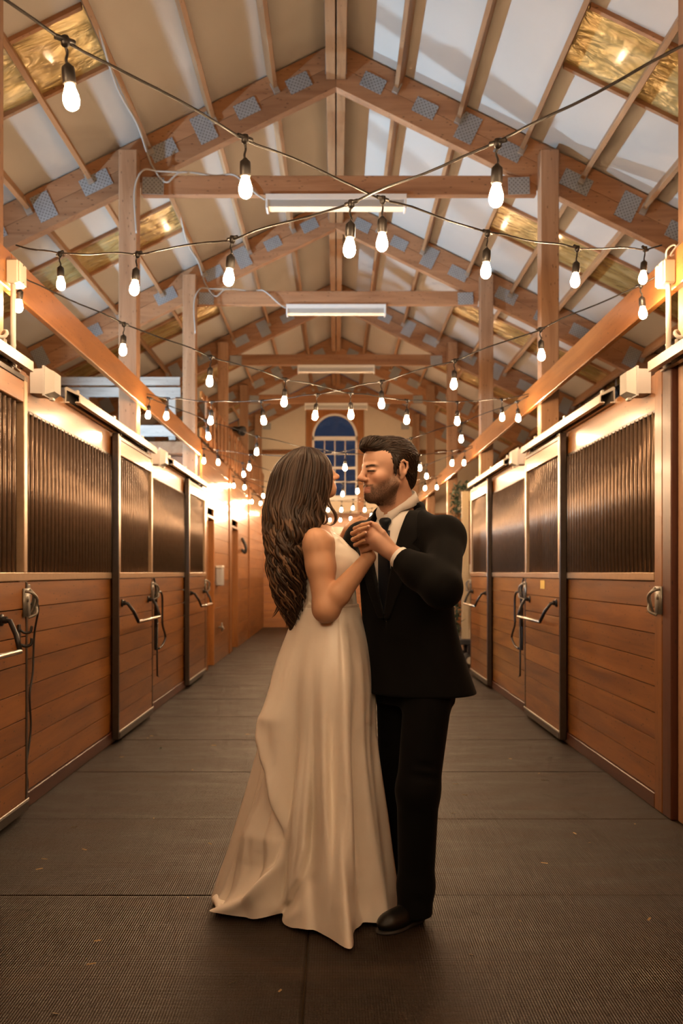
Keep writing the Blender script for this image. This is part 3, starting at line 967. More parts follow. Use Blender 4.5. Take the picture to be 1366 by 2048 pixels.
clip_spot((WL + .10, 15.45, 3.66), (.8, -.6, -.3), 'small dark spotlight on the loft railing at left')

# pale wooden door propped on a wheeled cart with garland, beyond the right stalls
pd = empty('display_door', (1.95, 12.6, .5), 'pale wooden panel door propped up beyond the right stalls', 'door')
def pdoor(x0, x1, z0, z1, y0, y1, mat, nm): box(nm, (x0, y0, z0), (x1, y1, z1), mat, pd, .006)
X0, X1, Z0, Z1, Y0 = 1.70, 2.62, .40, 2.40, 12.62
pdoor(X0, X0 + .10, Z0, Z1, Y0, Y0 + .045, wood('pale', 'Z'), 'stile')
pdoor(X1 - .10, X1, Z0, Z1, Y0, Y0 + .045, wood('pale', 'Z'), 'stile')
for z in (Z0, 1.28, Z1 - .13): pdoor(X0 + .102, X1 - .102, z, z + .13, Y0, Y0 + .045, wood('pale', 'X'), 'door_rail')
pdoor(X0 + .10, X1 - .10, Z0 + .13, 1.28, Y0 + .015, Y0 + .03, wood('pale', 'Z'), 'panel')
pdoor(X0 + .10, X1 - .10, 1.41, Z1 - .13, Y0 + .015, Y0 + .03, wood('fir', 'Z'), 'panel')
bm_v, bm_f = [], []
rg = random.Random(5)
for k in range(900):
    tt = k / 900
    if tt < .75: c = Vector((X0 - .07, Y0 + .03, .45 + (Z1 - .38) * tt / .75))
    else: c = Vector((X0 - .05 + (X1 - X0) * (tt - .75) / .25, Y0 + .03, Z1 + .07))
    c += Vector((rg.gauss(0, .032), rg.gauss(0, .03), rg.gauss(0, .032)))
    d = Vector((rg.gauss(0, 1), rg.gauss(0, 1), rg.gauss(0, 1))).normalized() * rg.uniform(.03, .055)
    e = d.cross(Vector((rg.gauss(0, 1), rg.gauss(0, 1), rg.gauss(0, 1)))).normalized() * .011
    i = len(bm_v)
    bm_v += [c - d, c + e, c + d, c - e]; bm_f += [[i, i + 1, i + 2, i + 3]]
gl = obj('garland', mesh('garland', bm_v, bm_f, M['leaf']))
tag(gl, 'dark green leafy garland around the propped pale door', 'garland', None, 'stuff')
ct = empty('cart', (2.1, 12.7, 0), 'low dark wheeled cart under the propped pale door', 'cart')
box('deck', (1.64, 12.5, .33), (2.66, 13.0, .395), M['rubber'], ct, .008)
for xx in (1.80, 2.4):
    for yy in (12.55, 12.95):
        w_ = obj('wheel', mesh('wheel', *lathe_vf([(.02, -.03), (.10, -.03), (.115, -.015), (.115, .015), (.10, .03), (.02, .03)], 16, 'y'), M['rubber'], True), ct, (xx, yy, .118))
        vs, fs = lathe_vf([(.01, -.036), (.05, -.034), (.05, .034), (.01, .036)], 12, 'y')
        obj('hub', mesh('hub', vs, fs, M['box_plastic']), w_, (xx, yy, .118))
        box('fork', (xx - .03, yy - .05, .20), (xx + .03, yy + .05, .33), M['black_iron'], ct, .005)

# ================================================================ COOL WORK LIGHTS IN THE LEFT STALLS (off to the left of the picture)
for (yy, e, nm) in ((6.55, 360, 'nearest'), (10.0, 500, 'farther')):
    rt = empty('work_light', (-4.4, yy, 2.15), f'cold white work light hung in the {nm} left stall', 'lamp', 'stall work lights')
    vs, fs = lathe_vf([(.01, -.10), (.05, -.09), (.13, -.05), (.13, -.045), (.04, -.08), (.01, -.09)], 16)
    obj('reflector', mesh('reflector', vs, fs, M['galv'], True), rt, (-4.4, yy, 2.10))
    ld = bpy.data.lights.new('cold_bulb', 'SPOT'); ld.energy = e; ld.color = (.50, .75, 1.0); ld.shadow_soft_size = .09; ld.spot_size = R(84 if yy < 8 else 106); ld.spot_blend = .8
    lo = bpy.data.objects.new('cold_bulb', ld); COL.objects.link(lo); lo.location = (-4.4, yy, 2.20)
    lo.rotation_euler = Vector((5.6, 2.2, 1.9) if yy < 8 else (5.6, .9, 1.5)).to_track_quat('-Z', 'Y').to_euler()

# ================================================================ LITTER ON THE MATS
V, F = [], []
rg = random.Random(11)
for k in range(70):
    x = rg.uniform(-1.6, 1.6); y = rg.uniform(2.6, 7.5)
    a = rg.uniform(0, 6.28); L = rg.uniform(.004, .018); w_ = rg.uniform(.001, .004)
    i = len(V)
    for (p, q, zz) in ((-L, -w_, .0015), (L, -w_, .0018), (L, w_, .0045), (-L, w_, .004)):
        V.append((x + p * math.cos(a) - q * math.sin(a), y + p * math.sin(a) + q * math.cos(a), zz))
    F.append([i, i + 1, i + 2, i + 3])
tag(obj('straw_litter', mesh('straw_litter', V, F, M['straw'])), 'scattered bits of straw on the rubber mats', 'straw', None, 'stuff')
lp = PX(322, 1499, 6.85)
vs = [(-.02, 0, .004), (-.008, .012, .012), (.012, .010, .010), (.022, 0, .003), (.010, -.011, .012), (-.009, -.010, .009), (0, 0, .02)]
tag(obj('fallen_leaf', mesh('fallen_leaf', vs, [[0, 1, 6], [1, 2, 6], [2, 3, 6], [3, 4, 6], [4, 5, 6], [5, 0, 6]], M['leaf']), None, (lp.x, lp.y, 0)), 'small green leaf lying on the mats near the left stall door', 'leaf')
# ================================================================ IMPLICIT-SURFACE MODELLER FOR THE FIGURES
def V3(*a): return np.array(a, dtype=np.float32)


def rot_basis(fwd, up=(0, 0, 1)):
    """rows: left, forward, up of a figure that looks along fwd"""
    f = np.array(fwd, float); f /= np.linalg.norm(f)
    l = np.cross(up, f); l /= np.linalg.norm(l)
    u = np.cross(f, l)
    return np.array([l, f, u])


class Shape:
    """a list of smooth unions and cuts, sampled sparsely and skinned with surface nets"""

    def __init__(self): self.ops = []

    def cap(self, a, b, ra, rb=None, k=.02, cut=False):
        a, b = np.array(a, float), np.array(b, float); rb = ra if rb is None else rb
        ba = b - a; L2 = max(float(ba @ ba), 1e-12)
        def fn(p):
            h = np.clip((p - a) @ ba / L2, 0, 1)
            return np.linalg.norm(p - a - h[:, None] * ba, axis=1) - (ra + (rb - ra) * h)
        self.ops.append((fn, np.minimum(a - ra, b - rb), np.maximum(a + ra, b + rb), k, cut))

    def chain(self, pts, rads, k=.012):
        for i in range(len(pts) - 1): self.cap(pts[i], pts[i + 1], rads[i], rads[i + 1], k)

    def ell(self, c, r, B=None, k=.02, cut=False):
        c, r = np.array(c, float), np.array(r, float)
        B = np.eye(3) if B is None else np.array(B, float)
        def fn(p):
            q = (p - c) @ B.T
            k0 = np.linalg.norm(q / r, axis=1) + 1e-9; k1 = np.linalg.norm(q / (r * r), axis=1) + 1e-9
            return k0 * (k0 - 1) / k1
        m = np.abs(B.T) @ r
        self.ops.append((fn, c - m, c + m, k, cut))

    def loft(self, rows, B=None, k=.03, cut=False, cap=.02):
        """rows (z, cx, cy, rx, ry) from low to high; rx along B[0], ry along B[1]"""
        R_ = np.array(rows, float); B = np.eye(3) if B is None else np.array(B, float)
        def fn(p):
            z = p[:, 2]
            g = [np.interp(z, R_[:, 0], R_[:, i]) for i in range(1, 5)]
            dx, dy = p[:, 0] - g[0], p[:, 1] - g[1]
            a = dx * B[0, 0] + dy * B[0, 1]; b = dx * B[1, 0] + dy * B[1, 1]
            q0 = np.sqrt((a / g[2]) ** 2 + (b / g[3]) ** 2) + 1e-9
            q1 = np.sqrt((a / g[2] ** 2) ** 2 + (b / g[3] ** 2) ** 2) + 1e-9
            d = q0 * (q0 - 1) / q1
            dz = np.maximum(R_[0, 0] - z, z - R_[-1, 0])
            return np.maximum(d, dz)
        m = np.max(R_[:, 3:5])
        lo = np.array([R_[:, 1].min() - m, R_[:, 2].min() - m, R_[0, 0]]); hi = np.array([R_[:, 1].max() + m, R_[:, 2].max() + m, R_[-1, 0]])
        self.ops.append((fn, lo, hi, k, cut))

    def custom(self, fn, lo, hi, k=.01, cut=False):
        self.ops.append((fn, np.array(lo, float), np.array(hi, float), k, cut))

    def eval(self, p):
        d = np.full(len(p), 1.0)
        pl, ph = p.min(0), p.max(0)
        for fn, lo, hi, k, cut in self.ops:
            if np.any(ph < lo - k - .055) or np.any(pl > hi + k + .055): continue
            m = np.all((p > lo - k - .055) & (p < hi + k + .055), axis=1)
            if not m.any(): continue
            e = fn(p[m]); c = d[m]
            if cut:
                e = -e
                h = np.clip(.5 - .5 * (c - e) / k, 0, 1) if k > 0 else None
                d[m] = c * (1 - h) + e * h + k * h * (1 - h)
            else:
                h = np.clip(.5 + .5 * (e - c) / k, 0, 1)
                # smooth minimum
                d[m] = e * (1 - h) + c * h - k * h * (1 - h)
        return d

    def skin(self, h):
        """surface nets at voxel size h -> verts, quads"""
        un = [o for o in self.ops if not o[4]]
        lo = np.min([o[1] for o in un], axis=0) - .03; hi = np.max([o[2] for o in un], axis=0) + .03
        Bk = 8; bs = Bk * h
        n = np.ceil((hi - lo) / bs).astype(int)
        act = np.zeros(n, bool)
        for fn, l, u, k, cut in un:
            i0 = np.maximum(((l - lo - .02) / bs).astype(int), 0); i1 = np.minimum(((u - lo + .02) / bs).astype(int) + 1, n)
            act[i0[0]:i1[0], i0[1]:i1[1], i0[2]:i1[2]] = True
        idx = np.argwhere(act)
        cen = lo + (idx + .5) * bs
        d = np.concatenate([self.eval(cen[s:s + 600]) for s in range(0, len(cen), 600)])
        idx = idx[np.abs(d) < bs * .87 * 1.6 + .004]
        mo = idx // 2
        idx = idx[np.lexsort((mo[:, 0], mo[:, 1], mo[:, 2]))]
        g = np.stack(np.meshgrid(*[np.arange(Bk + 1)] * 3, indexing='ij'), -1).reshape(-1, 3)
        P = (idx[:, None, :] * Bk + g[None]).reshape(-1, 3)
        F = np.empty(len(P))
        ch = 729 * 8
        for s in range(0, len(P), ch): F[s:s + ch] = self.eval(lo + P[s:s + ch] * h)
        nb = len(idx)
        F = F.reshape(nb, Bk + 1, Bk + 1, Bk + 1)
        N = n * Bk + 2
        def key(c): return (c[..., 0] * N[1] + c[..., 1]) * N[2] + c[..., 2]
        S = F < 0
        c8 = [S[:, i:i + Bk, j:j + Bk, k:k + Bk] for i in (0, 1) for j in (0, 1) for k in (0, 1)]
        cnt = sum(x.astype(np.int8) for x in c8)
        bi, ci, cj, ck = np.nonzero((cnt > 0) & (cnt < 8))
        cells = np.stack([ci, cj, ck], -1)
        acc = np.zeros((len(bi), 3)); m = np.zeros(len(bi))
        offs = [(i, j, k) for i in (0, 1) for j in (0, 1) for k in (0, 1)]
        val = {o: F[bi, ci + o[0], cj + o[1], ck + o[2]] for o in offs}
        for o in offs:
            for ax in range(3):
                if o[ax]: continue
                q = list(o); q[ax] = 1; q = tuple(q)
                a, b = val[o], val[q]
                x = (a < 0) != (b < 0)
                t = np.where(x, a / np.where(x, a - b, 1), 0)
                p = np.array(o, float)[None].repeat(len(bi), 0); p[:, ax] = t
                acc[x] += p[x]; m[x] += 1
        vert = lo + (idx[bi] * Bk + cells + acc / m[:, None]) * h
        K_ = key(idx[bi] * Bk + cells)
        order = np.argsort(K_); Ks = K_[order]
        faces = []
        for ax in range(3):
            sl = [slice(0, Bk)] * 3; sl2 = [slice(0, Bk)] * 3; sl2[ax] = slice(1, Bk + 1)
            a = S[(slice(None),) + tuple(sl)]; b = S[(slice(None),) + tuple(sl2)]
            e, i, j, k = np.nonzero(a != b)
            base = idx[e] * Bk + np.stack([i, j, k], -1)
            b1, b2 = (ax + 1) % 3, (ax + 2) % 3
            o1 = np.zeros(3, int); o1[b1] = 1; o2 = np.zeros(3, int); o2[b2] = 1
            q = []
            ok = np.ones(len(base), bool)
            for c in (base, base - o1, base - o1 - o2, base - o2):
                kk = key(c); pos = np.clip(np.searchsorted(Ks, kk), 0, len(Ks) - 1)
                ok &= Ks[pos] == kk
                q.append(order[pos])
            q = np.stack(q, -1)
            flip = ~a[e, i, j, k]
            q[flip] = q[flip][:, ::-1]
            faces.append(q[ok])
        return vert, np.concatenate(faces)


def relax(v, f, it=2, lam=.5):
    """a little Laplacian smoothing"""
    n = len(v)
    e = np.concatenate([f[:, [0, 1]], f[:, [1, 2]], f[:, [2, 3]], f[:, [3, 0]]])
    deg = np.bincount(e[:, 0], minlength=n) + np.bincount(e[:, 1], minlength=n)
    for _ in range(it):
        s = np.zeros((n, 3))
        for c in range(3):
            s[:, c] = np.bincount(e[:, 0], v[e[:, 1], c], n) + np.bincount(e[:, 1], v[e[:, 0], c], n)
        v = v + lam * (s / np.maximum(deg, 1)[:, None] - v)
    return v


def np_mesh(name, v, f, mat, col=None, smooth=True):
    me = bpy.data.meshes.new(name)
    me.vertices.add(len(v)); me.vertices.foreach_set('co', np.ascontiguousarray(v, np.float32).ravel())
    k = f.shape[1]
    me.loops.add(f.size); me.loops.foreach_set('vertex_index', np.ascontiguousarray(f, np.int32).ravel())
    me.polygons.add(len(f))
    me.polygons.foreach_set('loop_start', np.arange(0, f.size, k, dtype=np.int32))
    me.update(calc_edges=True)
    me.polygons.foreach_set('use_smooth', np.ones(len(f), bool))
    if col is not None:
        at = me.color_attributes.new('tint', 'FLOAT_COLOR', 'POINT')
        at.data.foreach_set('color', np.concatenate([col, np.ones((len(col), 1))], 1).astype(np.float32).ravel())
    if mat: me.materials.append(mat)
    me.validate()
    return me


def sdf_obj(name, shape, h, mat, parent, smooth=2, colfn=None):
    v, f = shape.skin(h)
    v = relax(v, f, smooth)
    o0 = np.array(WLOC[parent.name]) if parent is not None else np.zeros(3)
    me = np_mesh(name, v - o0, f, mat, colfn(v) if colfn else None)
    return obj(name, me, parent, tuple(o0))


def locks_mesh(name, paths, rads, cols, mat, parent, n=5):
    """paths: list of (m,3); rads: list of (m,2) width and thickness; tapered flat tubes joined into one mesh"""
    VV, FF, CC = [], [], []
    base = 0
    ang = np.arange(n) * 2 * np.pi / n
    for pth, rd, cl in zip(paths, rads, cols):
        m = len(pth)
        t = np.gradient(pth, axis=0); t /= np.linalg.norm(t, axis=1)[:, None] + 1e-9
        nr = rd[1]                      # outward normals (m,3)
        nr = nr - t * np.sum(nr * t, 1)[:, None]; nr /= np.linalg.norm(nr, axis=1)[:, None] + 1e-9
        bi = np.cross(t, nr)
        w_, th = rd[0][:, 0], rd[0][:, 1]
        ring = pth[:, None] + bi[:, None] * (np.cos(ang)[None, :, None] * w_[:, None, None]) + nr[:, None] * (np.sin(ang)[None, :, None] * th[:, None, None])
        VV.append(ring.reshape(-1, 3))
        i, j = np.meshgrid(np.arange(m - 1), np.arange(n), indexing='ij')
        k = (j + 1) % n
        FF.append((np.stack([i * n + j, i * n + k, (i + 1) * n + k, (i + 1) * n + j], -1) + base).reshape(-1, 4))
        CC.append(np.repeat(np.asarray(cl)[None] if np.ndim(cl) == 1 else cl, n if np.ndim(cl) == 2 else m * n, 0))
        base += m * n
    V_, F_, C_ = np.concatenate(VV), np.concatenate(FF), np.concatenate(CC)
    o0 = np.array(WLOC[parent.name])
    return obj(name, np_mesh(name, V_ - o0, F_, mat, C_), parent, tuple(o0))


def tint_mat(name, rough=.5, sss=0.0, spec=.5, noise=0.0, nscale=200, sheen=0.0, coat=0.0, aniso=0.0, bump=0.0):
    t = NT(name)
    at = t.add('ShaderNodeAttribute', attribute_name='tint')
    c = at.outputs['Color']
    t.set(Roughness=rough, Specular_IOR_Level=spec, Sheen_Weight=sheen, Coat_Weight=coat)
    if sss: t.set(Subsurface_Weight=sss, Subsurface_Radius=(1.0, .35, .2), Subsurface_Scale=.006)
    tc = t.add('ShaderNodeTexCoord')
    if noise or bump:
        n = t.noise(tc.outputs['Object'], nscale, 4, .6)
        if noise: c = t.mix(t.math('MULTIPLY', n, noise), c, t.mix(.5, c, (0, 0, 0), 'MIX'))
        if bump: t.bump(n, bump, .003)
    t.link(c, t.b.inputs['Base Color'])
    return t.m


def fabric(name, col, rough=.75, sheen=.3, bump=.2, nscale=500, spec=.3):
    t = NT(name)
    t.set(Base_Color=(*col, 1), Roughness=rough, Sheen_Weight=sheen, Specular_IOR_Level=spec, Sheen_Roughness=.4)
    tc = t.add('ShaderNodeTexCoord')
    n = t.noise(tc.outputs['Object'], nscale, 2, .5)
    n2 = t.noise(tc.outputs['Object'], 9, 3, .5)
    t.link(t.mix(n2, tuple(x * .85 for x in col), tuple(min(1, x * 1.12) for x in col)), t.b.inputs['Base Color'])
    t.bump(n, bump, .001)
    return t.m


M['skin'] = tint_mat('skin', .45, .0, .4, .12, 260, 0, 0, 0, .05)
M['hair'] = tint_mat('hair', .40, 0, .28)
M['suit'] = fabric('black_wool_suit', (.0030, .0028, .0029), .85, .04, .2, 500, .12)
M['suit_lapel'] = fabric('black_wool_lapel', (.0036, .0033, .0034), .8, .05, .2, 500, .15)
M['shirt'] = fabric('white_cotton_shirt', (.78, .74, .70), .7, .1)
M['tie'] = fabric('navy_tie', (.005, .008, .015), .45, .1, .2, 500, .3)
M['shoe'] = plain('black_shoe_leather', (.005, .0045, .004), .36, 0, .2, 40, .03, .1, .35)
t = NT('ivory_satin')
tc = t.add('ShaderNodeTexCoord')
n = t.noise(tc.outputs['Object'], 7, 3, .5)
t.link(t.mix(n, (.87, .78, .68), (.92, .85, .76)), t.b.inputs['Base Color'])
t.set(Roughness=.31, Specular_IOR_Level=.62, Sheen_Weight=.05)
t.bump(t.noise(tc.outputs['Object'], 14, 3, .5), .12, .01)
M['satin'] = t.m
t = NT('ivory_lace')
n = t.noise(tc.outputs['Object'] if False else t.add('ShaderNodeTexCoord').outputs['Object'], 90, 3, .6)
t.link(t.mix(n, (.52, .42, .34), (.80, .70, .60)), t.b.inputs['Base Color']); t.set(Roughness=.6); t.bump(n, .5, .003)
M['lace'] = t.m
# ================================================================ THE COUPLE
def A(u, v, y): return np.array(PX(u, v, y), float)


def sstep(a, b, x):
    t = np.clip((x - a) / (b - a), 0, 1); return t * t * (3 - 2 * t)


def head(S, C, B, male=True, g=1.0):
    """skull, face and ears in the head's own frame (left, forward, up), origin at eye level"""
    def W(l, f, u): return C + (B[0] * l + B[1] * f + B[2] * u) * g
    def ell(c, r, k=.018, cut=False, BB=None): S.ell(W(*c), np.array(r) * g, B if BB is None else BB, k, cut)
    def cap(a, b, ra, rb=None, k=.014, cut=False): S.cap(W(*a), W(*b), ra * g, (ra if rb is None else rb) * g, k, cut)
    ell((0, -.018, .040), (.075, .096, .080))
    ell((0, .030, .030), (.064, .062, .072), .03)
    ell((0, .040, -.040), (.057, .052, .062), .03)
    ch = .096 if male else .088
    ell((0, .076 if male else .070, -ch), (.024, .022, .020) if male else (.017, .019, .017), .022)
    for s in (-1, 1):
        cap((s * .058, -.004, -.046), (s * .020, .066, -ch), .017, .015, .025)
        ell((s * .043, .062, -.026), (.022, .024, .020), .02)
        cap((s * .012, .0885, .016), (s * .040, .078, .016), .0105 if male else .008, .009, .012)
        ell((s * .033, .106, -.003), (.020, .018, .0115), .012, True)
        ell((s * .032, .0805, -.003), (.0165, .0150, .0118), .004)
        cap((s * .016, .0915, -.0035), (s * .046, .0835, -.0045), .0028, .002, .004)      # lower lid edge
        cap((s * .015, .093, .004), (s * .048, .083, .001), .0034, .0026, .004)           # upper lid fold
    cap((0, .094, .012), (0, .113, -.022), .0085, .0105, .014)
    ell((0, .1165, -.028), (.0125, .0125, .0110), .010)
    for s in (-1, 1):
        ell((s * .0125, .1035, -.032), (.0085, .0105, .0080), .006)
        ell((s * .0065, .1085, -.0395), (.0042, .006, .0030), .003, True)
    ell((0, .074, -.066), (.033, .024, .026), .02)
    for s in (-1, 1):
        cap((0, .0975, -.0635), (s * .023, .0865, -.068), .0052, .003, .005)
        cap((0, .0965, -.0755), (s * .021, .0865, -.070), .0066, .0035, .005)
    cap((-.024, .094, -.0695), (.024, .094, -.0695), .0016, .0016, .003, True)
    for s in (-1, 1):            # ear: plate, rim, hollow, lobe
        Be = np.array([B[0] * math.cos(.35) - B[1] * math.sin(.35) * s, B[1] * math.cos(.35) + B[0] * math.sin(.35) * s, B[2]])
        ell((s * .080, -.016, -.004), (.0075, .018, .030), .008, False, Be)
        pts = [(s * .076, -.004, .010), (s * .082, -.006, .025), (s * .087, -.018, .031), (s * .090, -.031, .022), (s * .089, -.033, .004), (s * .084, -.026, -.016), (s * .079, -.014, -.030)]
        for a, b in zip(pts[:-1], pts[1:]): cap(a, b, .0042, .0042, .004)
        ell((s * .078, -.011, -.031), (.006, .008, .009), .006)
        ell((s * .090, -.015, -.002), (.0055, .0075, .012), .005, True)


def face_tint(q, base, male):
    """colours that belong to the face itself: lips, brows, lashes, stubble"""
    l, f, u = q[:, 0], q[:, 1], q[:, 2]
    c = np.tile(np.array(base), (len(q), 1))
    def lay(m, col): 
        nonlocal c
        c = c * (1 - m[:, None]) + np.array(col) * m[:, None]
    near = (np.linalg.norm(q, axis=1) < .16)
    rng = np.random.default_rng(3)
    nz = rng.random(len(q))
    lay(.30 * np.exp(-(((np.abs(l) - .045) / .02) ** 2 + ((u + .03) / .02) ** 2)) * (f > .05) * near, (.62, .26, .18))
    lay(.35 * np.exp(-((l / .016) ** 2 + ((u + .030) / .012) ** 2)) * (f > .10) * near, (.62, .27, .18))
    lips = sstep(.029, .022, np.abs(l)) * sstep(-.0855, -.080, u) * sstep(-.0575, -.062, u) * (f > .083) * near
    lay(.75 * lips, (.46, .19, .15) if male else (.55, .16, .15))
    br = sstep(.0058, .0030, np.abs(u - (.0150 + .10 * (np.abs(l) - .015) - 3.2 * np.clip(np.abs(l) - .033, 0, 1) ** 2 * 4))) * sstep(.010, .016, np.abs(l)) * sstep(.055, .046, np.abs(l)) * (f > .06) * near
    lay(np.clip(br * (.85 + .2 * nz), 0, .97), (.014, .008, .005))
    lash = sstep(.0046, .0022, np.abs(u - (-.0030 - .06 * (np.abs(l) - .03)))) * sstep(.012, .017, np.abs(l)) * sstep(.051, .047, np.abs(l)) * (f > .07) * near
    lay(.97 * lash, (.008, .005, .004))
    if male:
        line = -.010 - .62 * np.clip(f, -.03, .078)
        m = sstep(.012, -.010, u - line) * sstep(-.012, .012, f) * sstep(-.150, -.125, u)
        m2 = sstep(.042, .030, np.abs(l)) * sstep(-.048, -.054, u) * (f > .075) * (u > -.072)
        m = np.clip(np.maximum(m, m2 * .95) * (1 - .9 * lips), 0, 1) * near
        m *= .6 + .4 * nz
        m *= .80 + .20 * sstep(.035, .075, f)
        lay(np.clip(m * .95, 0, .93), (.050, .027, .017))
    return c


def hand_palm(S, wrist, mcps, r=.0135):
    for m in mcps: S.cap(wrist, m, r * 1.25, r, .016)


def finger(S, pts, r=.0088):
    n = len(pts)
    S.chain(pts, [r * (1.08 - .34 * i / (n - 1)) for i in range(n)], .005)


# ---------------------------------------------------------------- GROOM
groom = empty('person', (.28, 3.5, 0), 'bearded man in black suit and white shirt holding the woman by hand', 'person')
gH = A(775, 942, 3.50)
th = R(62)
gB = rot_basis((-math.sin(th), -math.cos(th), -.05))
tb = R(42)
bB = rot_basis((-math.sin(tb), -math.cos(tb), 0))
gF, gL = bB[1], bB[0]
Ls, Rs = A(887, 1074, 3.41), A(727, 1082, 3.69)
Le, Lw = A(884, 1177, 3.17), A(793, 1111, 3.295)
Re, Rw = A(676, 1168, 3.90), A(598, 1205, 3.72)
neck0 = A(798, 1016, 3.55)
S = Shape()
head(S, gH, gB, True, 1.0)
S.cap(gH + gB[1] * -.028 + gB[2] * -.055, neck0 + np.array([0, 0, -.02]), .058, .064, .03)
S.cap(gH + gB[1] * .025 + gB[2] * -.085, neck0 + gF * .03, .035, .045, .03)
# trunk and legs (under the clothes)
S.loft([(.86, .30, 3.58, .15, .10), (1.05, .285, 3.565, .15, .10), (1.25, .27, 3.55, .155, .10), (1.42, .26, 3.545, .155, .095), (1.50, .25, 3.545, .10, .07)], bB, .04)
S.cap(neck0 + np.array([0, 0, -.06]), Ls, .05, .05, .03); S.cap(neck0 + np.array([0, 0, -.06]), Rs, .05, .05, .03)
S.chain([Ls, Le, Lw], [.050, .042, .030], .02); S.chain([Rs, Re, Rw], [.050, .042, .030], .02)
nh, nk, na = A(856, 1388, 3.47), A(836, 1580, 3.43), A(832, 1800, 3.47)
fh, fk, fa = A(802, 1388, 3.68), A(803, 1580, 3.69), A(807, 1780, 3.72)
S.chain([nh, nk, na], [.075, .052, .035], .02); S.chain([fh, fk, fa], [.075, .052, .035], .02)
# left hand closed round her hand, thumb on top
mc = [A(751, 1057, 3.302), A(744, 1067, 3.292), A(743, 1080, 3.296), A(747, 1092, 3.310)]
hand_palm(S, Lw, mc, .0150)
S.cap(A(775, 1100, 3.285), A(758, 1080, 3.285), .024, .020, .02)
finger(S, [mc[0], A(735, 1056, 3.320), A(726, 1064, 3.348), A(728, 1074, 3.355)], .0096)
finger(S, [mc[1], A(728, 1068, 3.318), A(719, 1074, 3.345), A(724, 1083, 3.352)], .0098)
finger(S, [mc[2], A(727, 1083, 3.320), A(716, 1087, 3.342), A(720, 1094, 3.356)], .0094)
finger(S, [mc[3], A(734, 1099, 3.330), A(725, 1103, 3.350), A(727, 1109, 3.362)], .0084)
finger(S, [A(783, 1090, 3.285), A(766, 1066, 3.280), A(752, 1051, 3.288), A(742, 1046, 3.300)], .0112)
# right hand spread on her lower back
rm = [A(588, 1214, 3.685), A(585, 1219, 3.665), A(583, 1224, 3.645), A(583, 1229, 3.625)]
hand_palm(S, Rw, rm, .0135)
for i, m in enumerate(rm):
    d = np.array([-.010, -.020, -.012])
    finger(S, [m, m + np.array([-.002, -.026, -.010 - .002 * i]), m + np.array([.006, -.046, -.022 - .002 * i]), m + np.array([.016, -.058, -.034])], .0088)
finger(S, [Rw, A(591, 1200, 3.68), A(587, 1196, 3.655), A(585, 1194, 3.635)], .0100)
sk = (.60, .345, .235)
sdf_obj('body', S, .0030, M['skin'], groom, 1, lambda v: face_tint((v - gH) @ gB.T, sk, True))

# eyes
for s in (-1, 1):
    p = gH + gB[0] * s * .032 + gB[1] * .0865 + gB[2] * -.0034
    vs, fs = lathe_vf([(.0005, -.010), (.007, -.0075), (.0100, 0), (.007, .0075), (.0005, .010)], 12)
    o = obj('eye', mesh('eye', [(a, b, c * .35) for a, b, c in vs], fs, M['shoe'], True), groom, tuple(p))

# hair: cap of hair cut along the hairline, then combed-back locks
Hs = Shape()
def gW(l, f, u): return gH + gB[0] * l + gB[1] * f + gB[2] * u
Hs.ell(gW(0, -.026, .046), (.083, .100, .084), gB, .02)
Hs.ell(gW(0, .040, .092), (.056, .060, .030), gB, .03)
Hs.ell(gW(0, .070, .093), (.044, .036, .024), gB, .02)
Hs.ell(gW(0, -.072, -.020), (.060, .040, .060), gB, .03)
for s in (-1, 1):
    Hs.cap(gW(s * .076, .002, .030), gW(s * .075, .008, -.014), .010, .006, .012)
# cut away the face, the ears and below the nape
Hs.ell(gW(0, .105, -.002), (.074, .082, .080), gB, .012, True)
Hs.ell(gW(0, .055, -.060), (.12, .058, .075), gB, .012, True)
for s in (-1, 1): Hs.ell(gW(s * .088, -.014, -.016), (.030, .024, .036), gB, .006, True)
Hs.ell(gW(0, -.03, -.130), (.11, .10, .060), gB, .015, True)
rng = np.random.default_rng(5)
def brown(v, a=(.010, .0055, .0035), b=(.030, .017, .010)):
    t = rng.random(len(v))[:, None]; return np.array(a) * (1 - t) + np.array(b) * t
ghair = sdf_obj('hair', Hs, .0032, M['hair'], groom, 1, brown)
WLOC[ghair.name] = WLOC[groom.name]
paths, rads, cols = [], [], []
hv = np.array([v.co for v in ghair.data.vertices]) + np.array(WLOC[groom.name])
hn = np.array([v.normal for v in ghair.data.vertices])
pick = rng.choice(len(hv), 2200, replace=False)
for i in pick:
    p = hv[i].copy(); q = (p - gH) @ gB.T; nl = hn[i] @ gB.T
    if q[2] > .055:      # combed back and up over the top
        d = np.array([-.25 * np.sign(q[0]) * min(1, abs(q[0]) / .05), -1.0, .45 if q[1] > .03 else -.15])
        L = .034
    else: d = np.array([0, -.55, -1.0]); L = .018
    d = d - nl * (d @ nl) * .9; d /= np.linalg.norm(d)
    t = np.linspace(0, 1, 7)[:, None]
    loc = q[None] + d[None] * L * (t - .3) + nl[None] * (.0022 * np.sin(t * 3.1) - .0008) + np.array([0, 0, .006]) * (t ** 2) * (q[1] > .06)
    paths.append(gH + loc @ gB)
    w_ = (.0017 * np.sin(np.pi * np.clip(t[:, 0] * .92 + .06, 0, 1)) + .0003)
    rads.append((np.stack([w_, w_ * .5], 1), np.repeat(hn[i][None], 7, 0)))
    cols.append(brown([0])[0] * (1.0 + .5 * rng.random()))
locks_mesh('hair_locks', paths, rads, cols, M['hair'], ghair)
